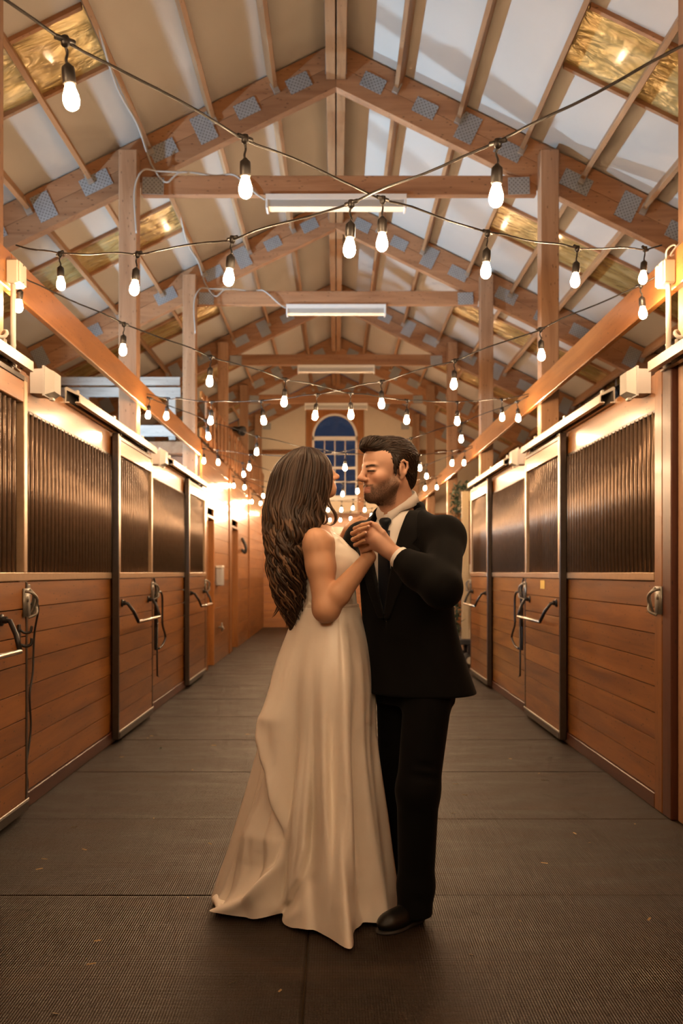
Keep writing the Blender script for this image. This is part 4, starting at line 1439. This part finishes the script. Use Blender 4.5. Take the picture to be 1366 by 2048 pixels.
# short beard
paths, rads, cols = [], [], []
bodyo = [c for c in groom.children if c.name.startswith('body')][0]
bv = np.empty(len(bodyo.data.vertices) * 3, np.float32); bodyo.data.vertices.foreach_get('co', bv); bv = bv.reshape(-1, 3) + np.array(WLOC[groom.name])
bn = np.empty(len(bv) * 3, np.float32); bodyo.data.vertices.foreach_get('normal', bn); bn = bn.reshape(-1, 3)
q = (bv - gH) @ gB.T
l, f, u = q.T
line = -.018 - .62 * np.clip(f, -.03, .078)
lips = (np.abs(l) < .027) & (u > -.083) & (u < -.0585) & (f > .083)
mk = ((u < line - .004) & (f > -.004) & (u > -.128)) | ((np.abs(l) < .034) & (u < -.051) & (u > -.066) & (f > .078))
mk &= ~lips & (np.linalg.norm(q, axis=1) < .15)
cand = np.nonzero(mk)[0]
for i in rng.choice(cand, min(4200, len(cand)), replace=False):
    t = np.linspace(0, 1, 3)[:, None]
    d = bn[i] * .5 - gB[2] * .9 + rng.normal(0, .2, 3); d /= np.linalg.norm(d)
    paths.append(bv[i][None] - bn[i] * .0006 + d[None] * t * .0045)
    rads.append((np.stack([.00060 * (1.1 - t[:, 0]), .0005 * (1.1 - t[:, 0])], 1), np.repeat(bn[i][None], 3, 0)))
    cols.append(brown([0], (.035, .019, .012), (.10, .052, .028))[0])
locks_mesh('beard', paths, rads, cols, M['hair'], groom, 3)

# jacket
J = Shape()
J.loft([(.838, .318, 3.585, .236, .192), (.92, .304, 3.582, .222, .172), (1.03, .286, 3.573, .206, .150), (1.12, .274, 3.565, .197, .137), (1.24, .264, 3.555, .196, .135),
        (1.38, .255, 3.548, .200, .130), (1.46, .250, 3.545, .175, .112), (1.515, .246, 3.545, .115, .088), (1.55, .243, 3.545, .075, .072)], bB, .03)
for sh in (Ls, Rs):
    S0 = neck0 + (sh - neck0) * .25 + np.array([0, 0, -.055])
    J.cap(S0, sh + np.array([0, 0, .010]), .064, .062, .06)
J.ell(Ls + gL * .008 + np.array([0, 0, -.030]), (.064, .070, .085), bB, .06)
J.chain([Ls + gL * .012, Le, Le + (Lw - Le) * .5, Le + (Lw - Le) * .90], [.064, .064, .057, .048], .035)
J.chain([Rs - gL * .005, Re, Re + (Rw - Re) * .88], [.074, .066, .050], .03)
# back skirt of the jacket kicks out
J.cap(A(890, 1330, 3.60), A(912, 1376, 3.62), .045, .050, .05)
# collar standing round the nape
cpts = []
for a in np.linspace(R(62), R(298), 15):
    bk = (1 - math.cos(a)) / 2
    dv = bB[1] * math.cos(a) + bB[0] * math.sin(a)
    cpts.append(neck0 + dv * (.078 + .010 * (1 - bk)) + np.array([0, 0, -.026 + .040 * bk]))
J.chain(cpts, [.012] * len(cpts), .02)
J.chain([c - np.array([0, 0, .022]) for c in cpts], [.014] * len(cpts), .02)
# sleeve end, hem and the V opening
d = (Lw - Le) / np.linalg.norm(Lw - Le)
J.custom(lambda p: np.maximum((Le + (Lw - Le) * .88 - p) @ d, np.linalg.norm(p - Lw, axis=1) - .085), Lw - .09, Lw + .09, .004, True)
d2 = (Rw - Re) / np.linalg.norm(Rw - Re)
J.custom(lambda p: np.maximum((Re + (Rw - Re) * .86 - p) @ d2, np.linalg.norm(p - Rw, axis=1) - .085), Rw - .09, Rw + .09, .004, True)
J.custom(lambda p: p[:, 2] - .842, (-.2, 3.0, .6), (.8, 4.1, .846), .006, True)
chest0 = np.array([.262, 3.55, 0])
def vneck(p):
    q = (p - chest0) @ bB.T
    half = np.clip((p[:, 2] - 1.10) * .230, 0, .086)
    dl = np.abs(q[:, 0] + .004) - half
    return np.maximum(np.maximum(dl, -q[:, 1] + .015), 1.09 - p[:, 2])
J.custom(vneck, (-.1, 3.2, 1.09), (.5, 3.75, 1.60), .006, True)
J.cap(neck0 + np.array([0, 0, -.10]), neck0 + np.array([0, 0, .10]), .066, .070, .006, True)
jacket = sdf_obj('jacket', J, .0056, M['suit'], groom, 3)
# shirt
T = Shape()
T.loft([(.95, .285, 3.565, .165, .118), (1.12, .270, 3.562, .168, .120), (1.38, .255, 3.548, .172, .116), (1.47, .248, 3.545, .12, .095), (1.53, .245, 3.545, .075, .075)], bB, .03)
T.cap(neck0 + np.array([0, 0, -.06]), neck0 + gF * .008 + np.array([0, 0, -.008]), .066, .060, .02)
T.cap(gH + gB[2] * -.09 + gB[1] * -.005, neck0 + np.array([0, 0, .05]), .058, .052, .01, True)
shirt = sdf_obj('shirt', T, .005, M['shirt'], groom, 2)
tube('cuff', [Le + (Lw - Le) * .84, Le + (Lw - Le) * .955], .0405, M['shirt'], groom, 18)
tube('cuff', [Re + (Rw - Re) * .82, Re + (Rw - Re) * .93], .0405, M['shirt'], groom, 18)
# collar: folded band round the neck with two points
nc = neck0 + gF * .004 + np.array([0, 0, .012])
ax = (gH + gB[2] * -.085 - nc); ax /= np.linalg.norm(ax)
cB = rot_basis(gF + np.array([0, 0, -.28]))
vs, fs = [], []
NA = 48
for i in range(NA + 1):
    a = math.pi * 2 * (i / NA) * .965 + math.pi * .035     # 0 = front
    ca, sa = math.cos(a), math.sin(a)
    fr = abs(((a + math.pi) % (2 * math.pi)) - math.pi) / math.pi      # 0 front .. 1 nape
    dirv = cB[1] * ca + cB[0] * sa
    rise = .010 + .028 * fr
    pt = .046 * max(0, 1 - fr * 4.2) + .030
    top = nc + dirv * (.066 - .006 * fr) + np.array([0, 0, rise + .008])
    vs += [nc + dirv * .060 + np.array([0, 0, -.02]), top, top + dirv * .006 - np.array([0, 0, .002]), nc + dirv * (.076 + .016 * (1 - fr)) + np.array([0, 0, rise - pt]), nc + dirv * (.072 + .014 * (1 - fr)) + np.array([0, 0, rise - pt])]
for i in range(NA):
    for k in range(4): fs.append([i * 5 + k, (i + 1) * 5 + k, (i + 1) * 5 + k + 1, i * 5 + k + 1])
o0 = Vector(WLOC[groom.name])
obj('shirt_collar', mesh('shirt_collar', [Vector(v) - o0 for v in vs], fs, M['shirt'], True), groom, o0)


def project(shape, l, z, off, f0=.32):
    """point on the front of a garment at (l, z) in the chest's frame"""
    p = np.stack([chest0 + bB[0] * a + np.array([0, 0, b]) for a, b in zip(l, z)]) + bB[1] * f0
    for _ in range(60):
        dd = shape.eval(p)
        p -= bB[1] * (np.clip(dd, -.05, .05) * .7)[:, None]
    return p + bB[1] * np.asarray(off)[:, None]


def patch(name, shape, outline_rows, off, mat, parent):
    """rows of (z, l0, l1): a quilted strip that follows the garment"""
    nr, ncol = len(outline_rows), 9
    L_, Z_ = [], []
    for z, l0, l1 in outline_rows:
        for j in range(ncol):
            t = j / (ncol - 1); L_.append(l0 + (l1 - l0) * t); Z_.append(z)
    P1 = project(shape, np.array(L_), np.array(Z_), np.full(len(L_), off)); P0 = project(shape, np.array(L_), np.array(Z_), np.full(len(L_), -.006))
    V_ = np.concatenate([P1, P0]); n = len(P1)
    F_ = []
    for r in range(nr - 1):
        for j in range(ncol - 1):
            a = r * ncol + j
            F_.append([a, a + 1, a + ncol + 1, a + ncol]); F_.append([n + a, n + a + ncol, n + a + ncol + 1, n + a + 1])
    edge = [r * ncol for r in range(nr)] + [(nr - 1) * ncol + j for j in range(1, ncol)] + [r * ncol + ncol - 1 for r in range(nr - 2, -1, -1)] + [j for j in range(ncol - 2, 0, -1)]
    for a, b in zip(edge, edge[1:] + edge[:1]): F_.append([a, b, b + n, a + n])
    o0 = np.array(WLOC[parent.name])
    return obj(name, mesh(name, V_ - o0, F_, mat, True), parent, tuple(o0))


solidJ = Shape(); solidJ.ops = [o for o in J.ops if not o[4]][:4]
def half(z): return min(max((z - 1.10) * .230, 0), .086)
for s in (-1, 1):
    rows = []
    for z in np.linspace(1.13, 1.53, 20):
        inner = half(z)
        if z < 1.385: wid = .012 + (z - 1.10) * .26
        elif z < 1.405: wid = .052
        else: wid = .076 - (z - 1.405) * .46
        rows.append((z, s * (inner - .006) - .004, s * (inner + wid) - .004))
    patch('lapel', solidJ, rows, .006, M['suit_lapel'], jacket if False else groom)
# tie: knot and blade
K0 = project(T, np.array([-.006]), np.array([1.478]), np.array([.006]))[0]
S = Shape()
S.cap(K0 + gL * -.012 + np.array([0, 0, .012]), K0 + gL * .012 + np.array([0, 0, .012]), .014, .014, .008)
S.cap(K0 + np.array([0, 0, .005]), K0 + np.array([0, 0, -.022]), .017, .012, .01)
sdf_obj('tie_knot', S, .0025, M['tie'], groom, 2)
rows = [(z, -.018 - (1.48 - z) * .055 - .004, .018 + (1.48 - z) * .055 - .004) for z in np.linspace(1.456, 1.12, 14)][::-1]
patch('tie_blade', T, rows, .007, M['tie'], groom)
# trousers
S = Shape()
S.loft([(.80, .306, 3.585, .160, .125), (.90, .300, 3.580, .178, .128), (1.0, .29, 3.575, .165, .12)], bB, .04)
S.chain([nh, nk, A(832, 1770, 3.47), A(829, 1826, 3.462)], [.090, .078, .066, .066], .03)
S.chain([fh, fk, A(802, 1760, 3.72), A(803, 1792, 3.715)], [.098, .086, .072, .068], .03)
S.custom(lambda p: p[:, 2] - .030, (-.3, 3.0, -.1), (.8, 4.1, .034), .004, True)
for (zc, c, dx) in ((.10, A(829, 1800, 3.46), .0), (.60, nk, 0), (.56, nk, 0)):
    S.cap(np.array([c[0] - .09, c[1] - .09, zc + .02]), np.array([c[0] + .09, c[1] - .06, zc - .01]), .010, .010, .02, True)
sdf_obj('trousers', S, .0056, M['suit'], groom, 3)
# shoes
for (hx, hy, tx, ty) in ((.318, 3.500, .155, 3.350), (.275, 3.78, .140, 3.66)):
    S = Shape()
    h_, t_ = np.array([hx, hy, 0.]), np.array([tx, ty, 0.])
    dr = (t_ - h_) / np.linalg.norm(t_ - h_); Bs = rot_basis(dr)
    L = np.linalg.norm(t_ - h_)
    S.ell(h_ + dr * .035 + V3(0, 0, .045), (.036, .048, .048), Bs, .03)
    S.cap(h_ + dr * .05 + V3(0, 0, .050), t_ - dr * .055 + V3(0, 0, .034), .038, .030, .03)
    S.ell(t_ - dr * .075 + V3(0, 0, .030), (.045, .075, .030), Bs, .03)
    S.cap(h_ + dr * .045 + V3(0, 0, .06), h_ + dr * .04 + V3(0, 0, .12), .037, .036, .02)
    S.custom(lambda p: p[:, 2] - .010, (-.5, 3, -.1), (.8, 4.2, .014), .002, True)
    sh = sdf_obj('shoe', S, .0035, M['shoe'], groom, 2)
    S = Shape()
    S.ell(h_ + dr * .04 + V3(0, 0, .008), (.039, .048, .012), Bs, .02)
    S.cap(h_ + dr * .05 + V3(0, 0, .006), t_ - dr * .06 + V3(0, 0, .006), .030, .036, .02)
    S.ell(t_ - dr * .070 + V3(0, 0, .006), (.046, .078, .010), Bs, .02)
    S.custom(lambda p: np.maximum(.001 - p[:, 2], p[:, 2] - .016) * -1, (-.5, 3, -.1), (.8, 4.2, .1), .001, True)
    WLOC[sh.name] = WLOC[groom.name]
    sdf_obj('sole', S, .0035, M['rubber'], sh, 1)
    for k in range(4):
        c = h_ + dr * (.075 + .017 * k) + V3(0, 0, .093 - .009 * k)
        tube('lace', [c - Bs[0] * .020 + V3(0, 0, -.006), c + V3(0, 0, .002), c + Bs[0] * .020 + V3(0, 0, -.006)], .0022, M['rubber'], sh, 5, WLOC[groom.name])

# ---------------------------------------------------------------- BRIDE
bride = empty('person', (-.08, 3.6, 0), 'woman with long wavy brown hair in an ivory satin gown, facing the man', 'person')
bH = A(622, 953, 3.56)
hB = rot_basis((math.sin(R(104)), -math.cos(R(104)), .24))
wB = rot_basis((math.sin(R(97)), -math.cos(R(97)), 0))
wF, wL = wB[1], wB[0]
rs, re_, rw = A(633, 1086, 3.430), A(652, 1219, 3.40), A(738, 1114, 3.365)
ls, le, lw = A(648, 1084, 3.735), A(676, 1118, 3.93), A(699, 1062, 3.80)
nb0 = A(626, 1046, 3.57)
def torso(S, e=0.0):
    S.loft([(.90, -.035, 3.585, .130 + e, .095 + e), (1.02, -.032, 3.58, .125 + e, .092 + e), (1.15, -.030, 3.575, .122 + e, .106 + e), (1.26, -.036, 3.573, .130 + e, .102 + e),
            (1.36, -.046, 3.572, .146 + e, .100 + e), (1.43, -.062, 3.575, .135 + e, .075 + e), (1.475, -.075, 3.575, .07 + e, .05 + e)], wB, .04)
    for s in (-1, 1):
        S.ell(np.array([-.046, 3.572, 1.330]) + wF * .072 + wL * s * .072, (.060 + e, .056 + e, .058 + e), wB, .035)
S = Shape()
head(S, bH, hB, False, .85)
S.cap(bH + hB[1] * -.022 + hB[2] * -.05, nb0 + np.array([0, 0, -.02]), .046, .050, .03)
torso(S)
S.cap(nb0 + np.array([0, 0, -.05]), rs, .046, .046, .05); S.cap(nb0 + np.array([0, 0, -.05]), ls, .046, .046, .05)
S.ell(rs + np.array([0, 0, -.010]), (.044, .044, .048), wB, .04)
S.chain([rs, rs + (re_ - rs) * .35, re_], [.044, .0475, .044], .03)
S.ell(re_ + np.array([.002, 0, .002]), (.047, .044, .044), None, .03)
S.chain([re_, re_ + (rw - re_) * .30, rw], [.044, .0435, .0245], .010)
S.chain([ls, le, lw], [.048, .042, .027], .03)
for a, b in ((A(690, 0, 3.5), 0),): pass
for s in (-1, 1):
    o_ = wL * s * .085
    S.chain([np.array([-.035, 3.585, .92]) + o_, np.array([-.02, 3.60, .50]) + o_ * .9, np.array([-.02, 3.61, .10]) + o_ * .8], [.065, .050, .035], .04)
    S.cap(np.array([-.03, 3.61, .05]) + o_ * .8, np.array([.10, 3.60, .035]) + o_ * .8, .032, .026, .03)
# right hand held by his
m2 = [A(726, 1064, 3.368), A(722, 1072, 3.362), A(721, 1081, 3.358), A(724, 1091, 3.356)]
hand_palm(S, rw, m2, .0115)
finger(S, [m2[0], A(710, 1057, 3.338), A(724, 1050, 3.300), A(741, 1045, 3.284)], .0080)
finger(S, [m2[1], A(705, 1067, 3.326), A(719, 1059, 3.290), A(737, 1053, 3.270)], .0082)
finger(S, [m2[2], A(706, 1079, 3.322), A(717, 1073, 3.292), A(731, 1066, 3.270)], .0078)
finger(S, [m2[3], A(710, 1090, 3.326), A(718, 1086, 3.300), A(728, 1081, 3.282)], .0070)
finger(S, [A(738, 1102, 3.350), A(742, 1085, 3.345), A(744, 1070, 3.340), A(742, 1060, 3.338)], .0085)
# left hand resting on his far shoulder
m3 = [A(711, 1046, 3.765), A(710, 1042, 3.785), A(709, 1040, 3.805), A(708, 1041, 3.825)]
hand_palm(S, lw, m3, .0115)
for i, m in enumerate(m3):
    finger(S, [m, m + np.array([.024, -.006, .010]), m + np.array([.044, -.012, .002]), m + np.array([.056, -.016, -.014])], .0080)
finger(S, [lw + np.array([.006, -.012, .006]), A(708, 1052, 3.755), A(717, 1046, 3.735), A(724, 1046, 3.722)], .0085)
bsk = (.62, .345, .205)
sdf_obj('body', S, .0030, M['skin'], bride, 1, lambda v: face_tint((v - bH) @ hB.T / .85, bsk, False))
for i, (a, b) in enumerate((((726, 1050), (741, 1045)),)): pass
# ring on the hand is left to the photograph's blur; fingernails
nail = lathe_vf([(.0002, .0012), (.0035, .0009), (.0045, 0), (.0040, -.0006)], 9)
for tip in (A(741, 1045, 3.280), A(737, 1053, 3.266), A(731, 1066, 3.266)):
    obj('fingernail', mesh('fingernail', *nail, plain('nail', (.72, .45, .38), .25), True), bride, tuple(tip + np.array([.001, -.0045, .002])), (R(70), 0, R(20)))

# bodice: follows the torso, scooped at the neck and arms
D = Shape(); torso(D, .007)
def neckline(p):
    q = (p - np.array([-.05, 3.572, 0])) @ wB.T
    top = 1.385 + .035 * sstep(.0, .10, np.abs(q[:, 0])) - .10 * sstep(.02, -.08, q[:, 1])
    return -(p[:, 2] - top)
D.custom(lambda p: -(p[:, 2] - (1.395 + .0 * p[:, 0] - .06 * sstep(-.02, -.12, p[:, 0]))), (-.4, 3.2, 1.2), (.3, 4.0, 1.6), .006, True)
D.ops[-1] = (lambda p: (1.365 + .105 * sstep(.01, .085, np.abs((p - np.array([-.05, 3.572, 0])) @ wB[0])) - .10 * sstep(-.05, -.12, p[:, 0]) - p[:, 2]), D.ops[-1][1], D.ops[-1][2], .006, True)
D.custom(lambda p: p[:, 2] - 1.13, (-.4, 3.2, .6), (.3, 4.0, 1.14), .004, True)
for a in (rs, ls):
    D.cap(a + np.array([0, 0, .06]), a + np.array([-.01, 0, -.07]), .056, .052, .008, True)
sdf_obj('dress_bodice', D, .0042, M['satin'], bride, 3)
# shoulder straps of the gown
for s, sh in ((-1, rs), (1, ls)):
    c0 = np.array([-.046, 3.572, 1.385]) + wF * .088 + wL * s * .082
    tp = nb0 + (sh - nb0) * .55 + np.array([0, 0, -.004])
    pts = smooth_path([c0, (c0 + tp) / 2 + wF * .018 + np.array([0, 0, .018]), tp + np.array([.02, 0, .012]), tp + np.array([-.035, 0, .0]), tp + np.array([-.07, 0, -.06])], 5)
    tube('dress_strap', pts, .010, M['satin'], bride, 8)

# skirt: from the waist ring to the traced hem on the floor
WC = np.array([-.029, 3.575])
HC = np.array([-.12, 3.62])
def ground(u, v): y = FPX * EYE / (v - CV); return ((u - CU) / FPX * y, y)
hem = [ground(*p) for p in ((455, 1772), (425, 1806), (436, 1832), (500, 1838), (560, 1846), (600, 1866), (640, 1878), (668, 1884), (684, 1900), (700, 1899), (711, 1868), (735, 1862), (755, 1858), (776, 1832), (787, 1795))]
hem += [(.20, 3.86), (.10, 3.95), (-.10, 4.02), (-.30, 3.99)]
ha = np.array([math.atan2(y - HC[1], x - HC[0]) for x, y in hem]); hr = np.array([math.hypot(x - HC[0], y - HC[1]) for x, y in hem])
o_ = np.argsort(ha); ha, hr = ha[o_], hr[o_]
NT_, NZ = 360, 150
TH = np.linspace(-math.pi, math.pi, NT_, endpoint=False)
HR = np.interp(TH, np.concatenate([ha - 2 * math.pi, ha, ha + 2 * math.pi]), np.tile(hr, 3))
ker = np.exp(-np.linspace(-2, 2, 7) ** 2); ker /= ker.sum()
HR = np.convolve(np.concatenate([HR[-3:], HR, HR[:3]]), ker, 'valid')
ZW = 1.163
V_ = np.zeros((NZ + 1, NT_, 3))
rg = np.random.default_rng(12)
folds = [(5, .6, .45), (8, 2.1, .55), (13, .4, .42), (19, 1.3, .16)]
for i in range(NZ + 1):
    t = i / NZ
    z = ZW * (1 - t) + .006
    s = .80 * t ** .86 + .20 * t ** 3.2
    wx, wy = WC[0] + .114 * np.cos(TH), WC[1] + .130 * np.sin(TH)
    # slight hip fullness
    ex, ey = HC[0] + HR * np.cos(TH), HC[1] + HR * np.sin(TH)
    x = wx * (1 - s) + ex * s; y = wy * (1 - s) + ey * s
    hip = .028 * math.exp(-((t - .22) / .16) ** 2)
    amp = .026 * sstep(.02, .75, t) * (1 - .35 * sstep(.93, 1.0, t))
    dsp = np.zeros(NT_)
    for n_, ph, a_ in folds:
        w_ = np.cos(n_ * TH + ph + .55 * math.sin(2.2 * t + n_))
        dsp += a_ * (np.sign(w_) * np.abs(w_) ** .8)
    dsp = amp * dsp
    # fabric caught and pulled out on the left, with a diagonal crease under it
    kink = .050 * np.exp(-((TH - (-2.72)) / .30) ** 2) * (math.exp(-abs((t - .36) / (.085 if t < .36 else .17)) ** 1.3))
    tc_ = np.interp(t, [.30, .36, .50, .60, .74, .82, .90, .97, 1.0], [-3.05, -2.98, -2.74, -2.54, -2.28, -2.34, -2.54, -2.82, -2.98])
    am_ = np.interp(t, [.34, .42, .66, .75, .84, 1.0], [0, .040, .034, .016, .044, .034])
    crease = -am_ * sstep(.035, -.035, TH - tc_) * sstep(tc_ - 1.0, tc_ - .25, TH) + .5 * am_ * np.exp(-((TH - tc_ - .10) / .09) ** 2)
    # centre roll of cloth that ends in the tip nearest the camera
    tR = -1.22 - .46 * (1 - t)
    roll = .030 * np.exp(-((TH - tR) / .085) ** 2) * sstep(.08, .7, t) + .022 * np.exp(-((TH - (-.52 - .25 * (1 - t))) / .10) ** 2) * sstep(.08, .6, t)
    val = -.026 * (np.exp(-((TH - tR + .20) / .08) ** 2) + np.exp(-((TH - tR - .19) / .08) ** 2) + .7 * np.exp(-((TH - (-.74 - .25 * (1 - t))) / .08) ** 2)) * sstep(.1, .7, t)
    tr_ = np.interp(t, [.40, .55, .72, .88, 1.0], [-1.95, -2.0, -2.15, -2.50, -2.85])
    tv_ = np.interp(t, [.50, .62, .75, .85, .93, 1.0], [-1.62, -1.58, -1.56, -1.62, -1.85, -2.20])
    sweep = .020 * np.exp(-((TH - tr_) / .20) ** 2) * sstep(.42, .70, t) - .046 * np.exp(-((TH - tv_) / .11) ** 2) * sstep(.50, .72, t) * (1 - .5 * sstep(.95, 1, t))
    d = hip + dsp + kink + crease + roll + val + sweep
    V_[i, :, 0] = x + d * np.cos(TH); V_[i, :, 1] = y + d * np.sin(TH)
    # hem ripples on the floor
    V_[i, :, 2] = z + .012 * sstep(.9, 1, t) * (1 + np.cos(9 * TH + 1.0)) * .5
i, j = np.meshgrid(np.arange(NZ), np.arange(NT_), indexing='ij')
k = (j + 1) % NT_
F_ = np.stack([i * NT_ + j, (i + 1) * NT_ + j, (i + 1) * NT_ + k, i * NT_ + k], -1).reshape(-1, 4)
o0 = np.array(WLOC[bride.name])
vv = relax(V_.reshape(-1, 3), F_, 2)
vv[:NT_] = V_[0]; 
skirt = obj('dress_skirt', np_mesh('dress_skirt', vv - o0, F_, M['satin']), bride, tuple(o0))
# rolled edge of the train at the far left
tl = ground(427, 1812)
S = Shape()
a0, a1, a2 = np.array([*ground(455, 1788), .030]), np.array([*ground(434, 1808), .026]), np.array([*ground(438, 1828), .016])
S.chain([a0 - V3(0, 0, .012), a1 - V3(0, 0, .010), a2], [.012, .014, .012], .02)
S.cap(a1 - V3(0, 0, .010), np.array([*ground(470, 1826), .014]), .014, .012, .02)
sdf_obj('dress_train', S, .004, M['satin'], bride, 3)
# waistband with lace
vs, fs = [], []
for i in range(61):
    a = 2 * math.pi * i / 60
    for dz, e in ((-.016, .004), (-.014, .007), (0, .0065), (.014, .007), (.016, .003)):
        vs.append((WC[0] + (.110 + e) * math.cos(a), WC[1] + (.126 + e) * math.sin(a), ZW + dz + .002))
for i in range(60):
    for k in range(4): fs.append([i * 5 + k, (i + 1) * 5 + k, (i + 1) * 5 + k + 1, i * 5 + k + 1])
obj('waistband', mesh('waistband', [Vector(v) - Vector(o0) for v in vs], fs, M['lace'], True), bride, tuple(o0))

# hair: a full mass from crown to waist, then wavy locks over it
HT = np.array([  # v, left u, right u, half depth, centre depth
    (895, 600, 622, .022, 3.555), (899, 588, 636, .046, 3.555), (906, 578, 645, .058, 3.555), (915, 565, 655, .074, 3.555), (930, 552, 663, .088, 3.555), (950, 543, 666, .097, 3.552), (975, 537, 664, .102, 3.550),
    (1000, 532, 657, .106, 3.545), (1020, 529, 650, .112, 3.540), (1045, 528, 645, .122, 3.530), (1075, 532, 634, .126, 3.522), (1100, 536, 622, .122, 3.518), (1130, 540, 614, .112, 3.515),
    (1160, 543, 611, .100, 3.515), (1190, 549, 610, .085, 3.520), (1215, 560, 606, .066, 3.528), (1238, 571, 598, .045, 3.535), (1262, 578, 590, .020, 3.54)])
def hrow(v): return [np.interp(v, HT[:, 0], HT[:, i]) for i in range(1, 5)]
rows = []
for v, ul, ur, ry, yc in HT[::-1]:
    z = EYE + (CV - v) / FPX * yc
    rows.append((z, ((ul + ur) / 2 - CU) / FPX * yc, yc, (ur - ul) / 2 / FPX * yc * .93, ry * .93))
S = Shape()
S.loft(rows, None, .02)
S.ell(bH + hB[1] * .075 + hB[2] * -.02 + hB[0] * .02, (.075, .060, .085), hB, .012, True)      # open in front of the face
S.ell(bH + hB[1] * .065 + hB[2] * -.11, (.10, .055, .045), hB, .015, True)
rb = np.random.default_rng(21)
def bh(v):
    t = rb.random(len(v))[:, None]; return np.array((.020, .011, .007)) * (1 - t) + np.array((.050, .028, .016)) * t
bhair = sdf_obj('hair', S, .005, M['hair'], bride, 2, bh)
WLOC[bhair.name] = WLOC[bride.name]
paths, rads, cols = [], [], []
for n_ in range(760):
    ph = rb.uniform(-math.pi, math.pi)
    if math.radians(-14) < ph < math.radians(75): continue
    v0 = 895 + rb.random() ** 2 * 14
    v1 = rb.uniform(1130, 1262) if n_ % 3 else rb.uniform(1060, 1200)
    m = 46
    vv_ = np.linspace(v0, v1, m)
    ul, ur, ry, yc = hrow(vv_)
    sc = rb.uniform(.90, 1.03)
    # the hair is parted on the crown and falls round the skull
    g = sstep(895, 960, vv_)
    am = (.0015 + .017 * sstep(965, 1110, vv_)) * rb.uniform(.6, 1.25)
    lam = rb.uniform(60, 76)
    wv = np.sin(2 * np.pi * (vv_ - 900) / lam + 2.2 * math.sin(2.0 * ph + .4) + rb.normal(0, .45))
    wv2 = np.cos(2 * np.pi * (vv_ - 900) / lam + 2.2 * math.sin(2.0 * ph + .4) + rb.normal(0, .45))
    ph_ = ph + rb.normal(0, .05) * sstep(930, 1150, vv_)
    cx = ((ul + ur) / 2 - CU) / FPX * yc; rx = (ur - ul) / 2 / FPX * yc
    x = cx + rx * sc * np.cos(ph_); y = yc + ry * sc * np.sin(ph_)
    nrm = np.stack([np.cos(ph_), np.sin(ph_), np.zeros(m)], 1)
    tan = np.stack([-np.sin(ph_), np.cos(ph_), np.zeros(m)], 1)
    z = EYE + (CV - vv_) / FPX * yc
    p = np.stack([x, y, z], 1) + tan * (am * wv)[:, None] + nrm * (am * .55 * wv2)[:, None]
    t = np.linspace(0, 1, m)
    wd = rb.uniform(.0035, .0085) * np.clip(np.minimum(t * 7 + .25, (1 - t) * 4 + .03), 0, 1)
    nn = nrm + np.array([0, 0, .8])[None] * (1 - sstep(897, 935, vv_))[:, None]
    paths.append(p); rads.append((np.stack([wd, wd * .42], 1), nn))
    base = np.array((.032, .018, .011)) * rb.uniform(.45, 1.4)
    hi_ = np.array((.20, .115, .065)) * rb.uniform(.7, 1.2)
    w8 = (sstep(960, 1120, vv_) * (rb.random() < .30) * .85 + .10 * rb.random())[:, None]
    cols.append(base * (1 - w8) + hi_ * w8)
# loose curls in front of the face and stray ends
def curl(pts, y, w0):
    p = np.array(smooth_path([PX(u, v, y) for u, v in pts], 8)); m = len(p); t = np.linspace(0, 1, m)
    wd = w0 * np.clip(np.minimum(t * 6 + .3, (1 - t) * 3 + .08), 0, 1)
    paths.append(p); rads.append((np.stack([wd, wd * .6], 1), np.tile(np.array([.3, -1, .1]), (m, 1)))); cols.append(np.array((.075, .042, .025)))
curl([(655, 935), (661, 965), (657, 995), (662, 1012), (671, 1026), (673, 1040), (664, 1050), (649, 1048)], 3.455, .0042)
curl([(650, 950), (656, 985), (655, 1008), (664, 1020), (670, 1032), (668, 1044), (658, 1051)], 3.462, .0032)
curl([(640, 990), (644, 1018), (652, 1028), (655, 1039), (649, 1048), (640, 1047)], 3.45, .0045)
curl([(634, 985), (638, 1010), (634, 1030), (640, 1045), (634, 1060), (628, 1075)], 3.43, .006)
curl([(545, 1150), (540, 1170), (550, 1190), (557, 1205), (552, 1220), (545, 1232)], 3.50, .004)
curl([(556, 1160), (549, 1180), (556, 1196), (559, 1212), (551, 1228), (543, 1236)], 3.49, .0035)
curl([(533, 1040), (527, 1075), (535, 1105), (531, 1135), (538, 1165)], 3.51, .004)
locks_mesh('hair_locks', paths, rads, cols, M['hair'], bhair)
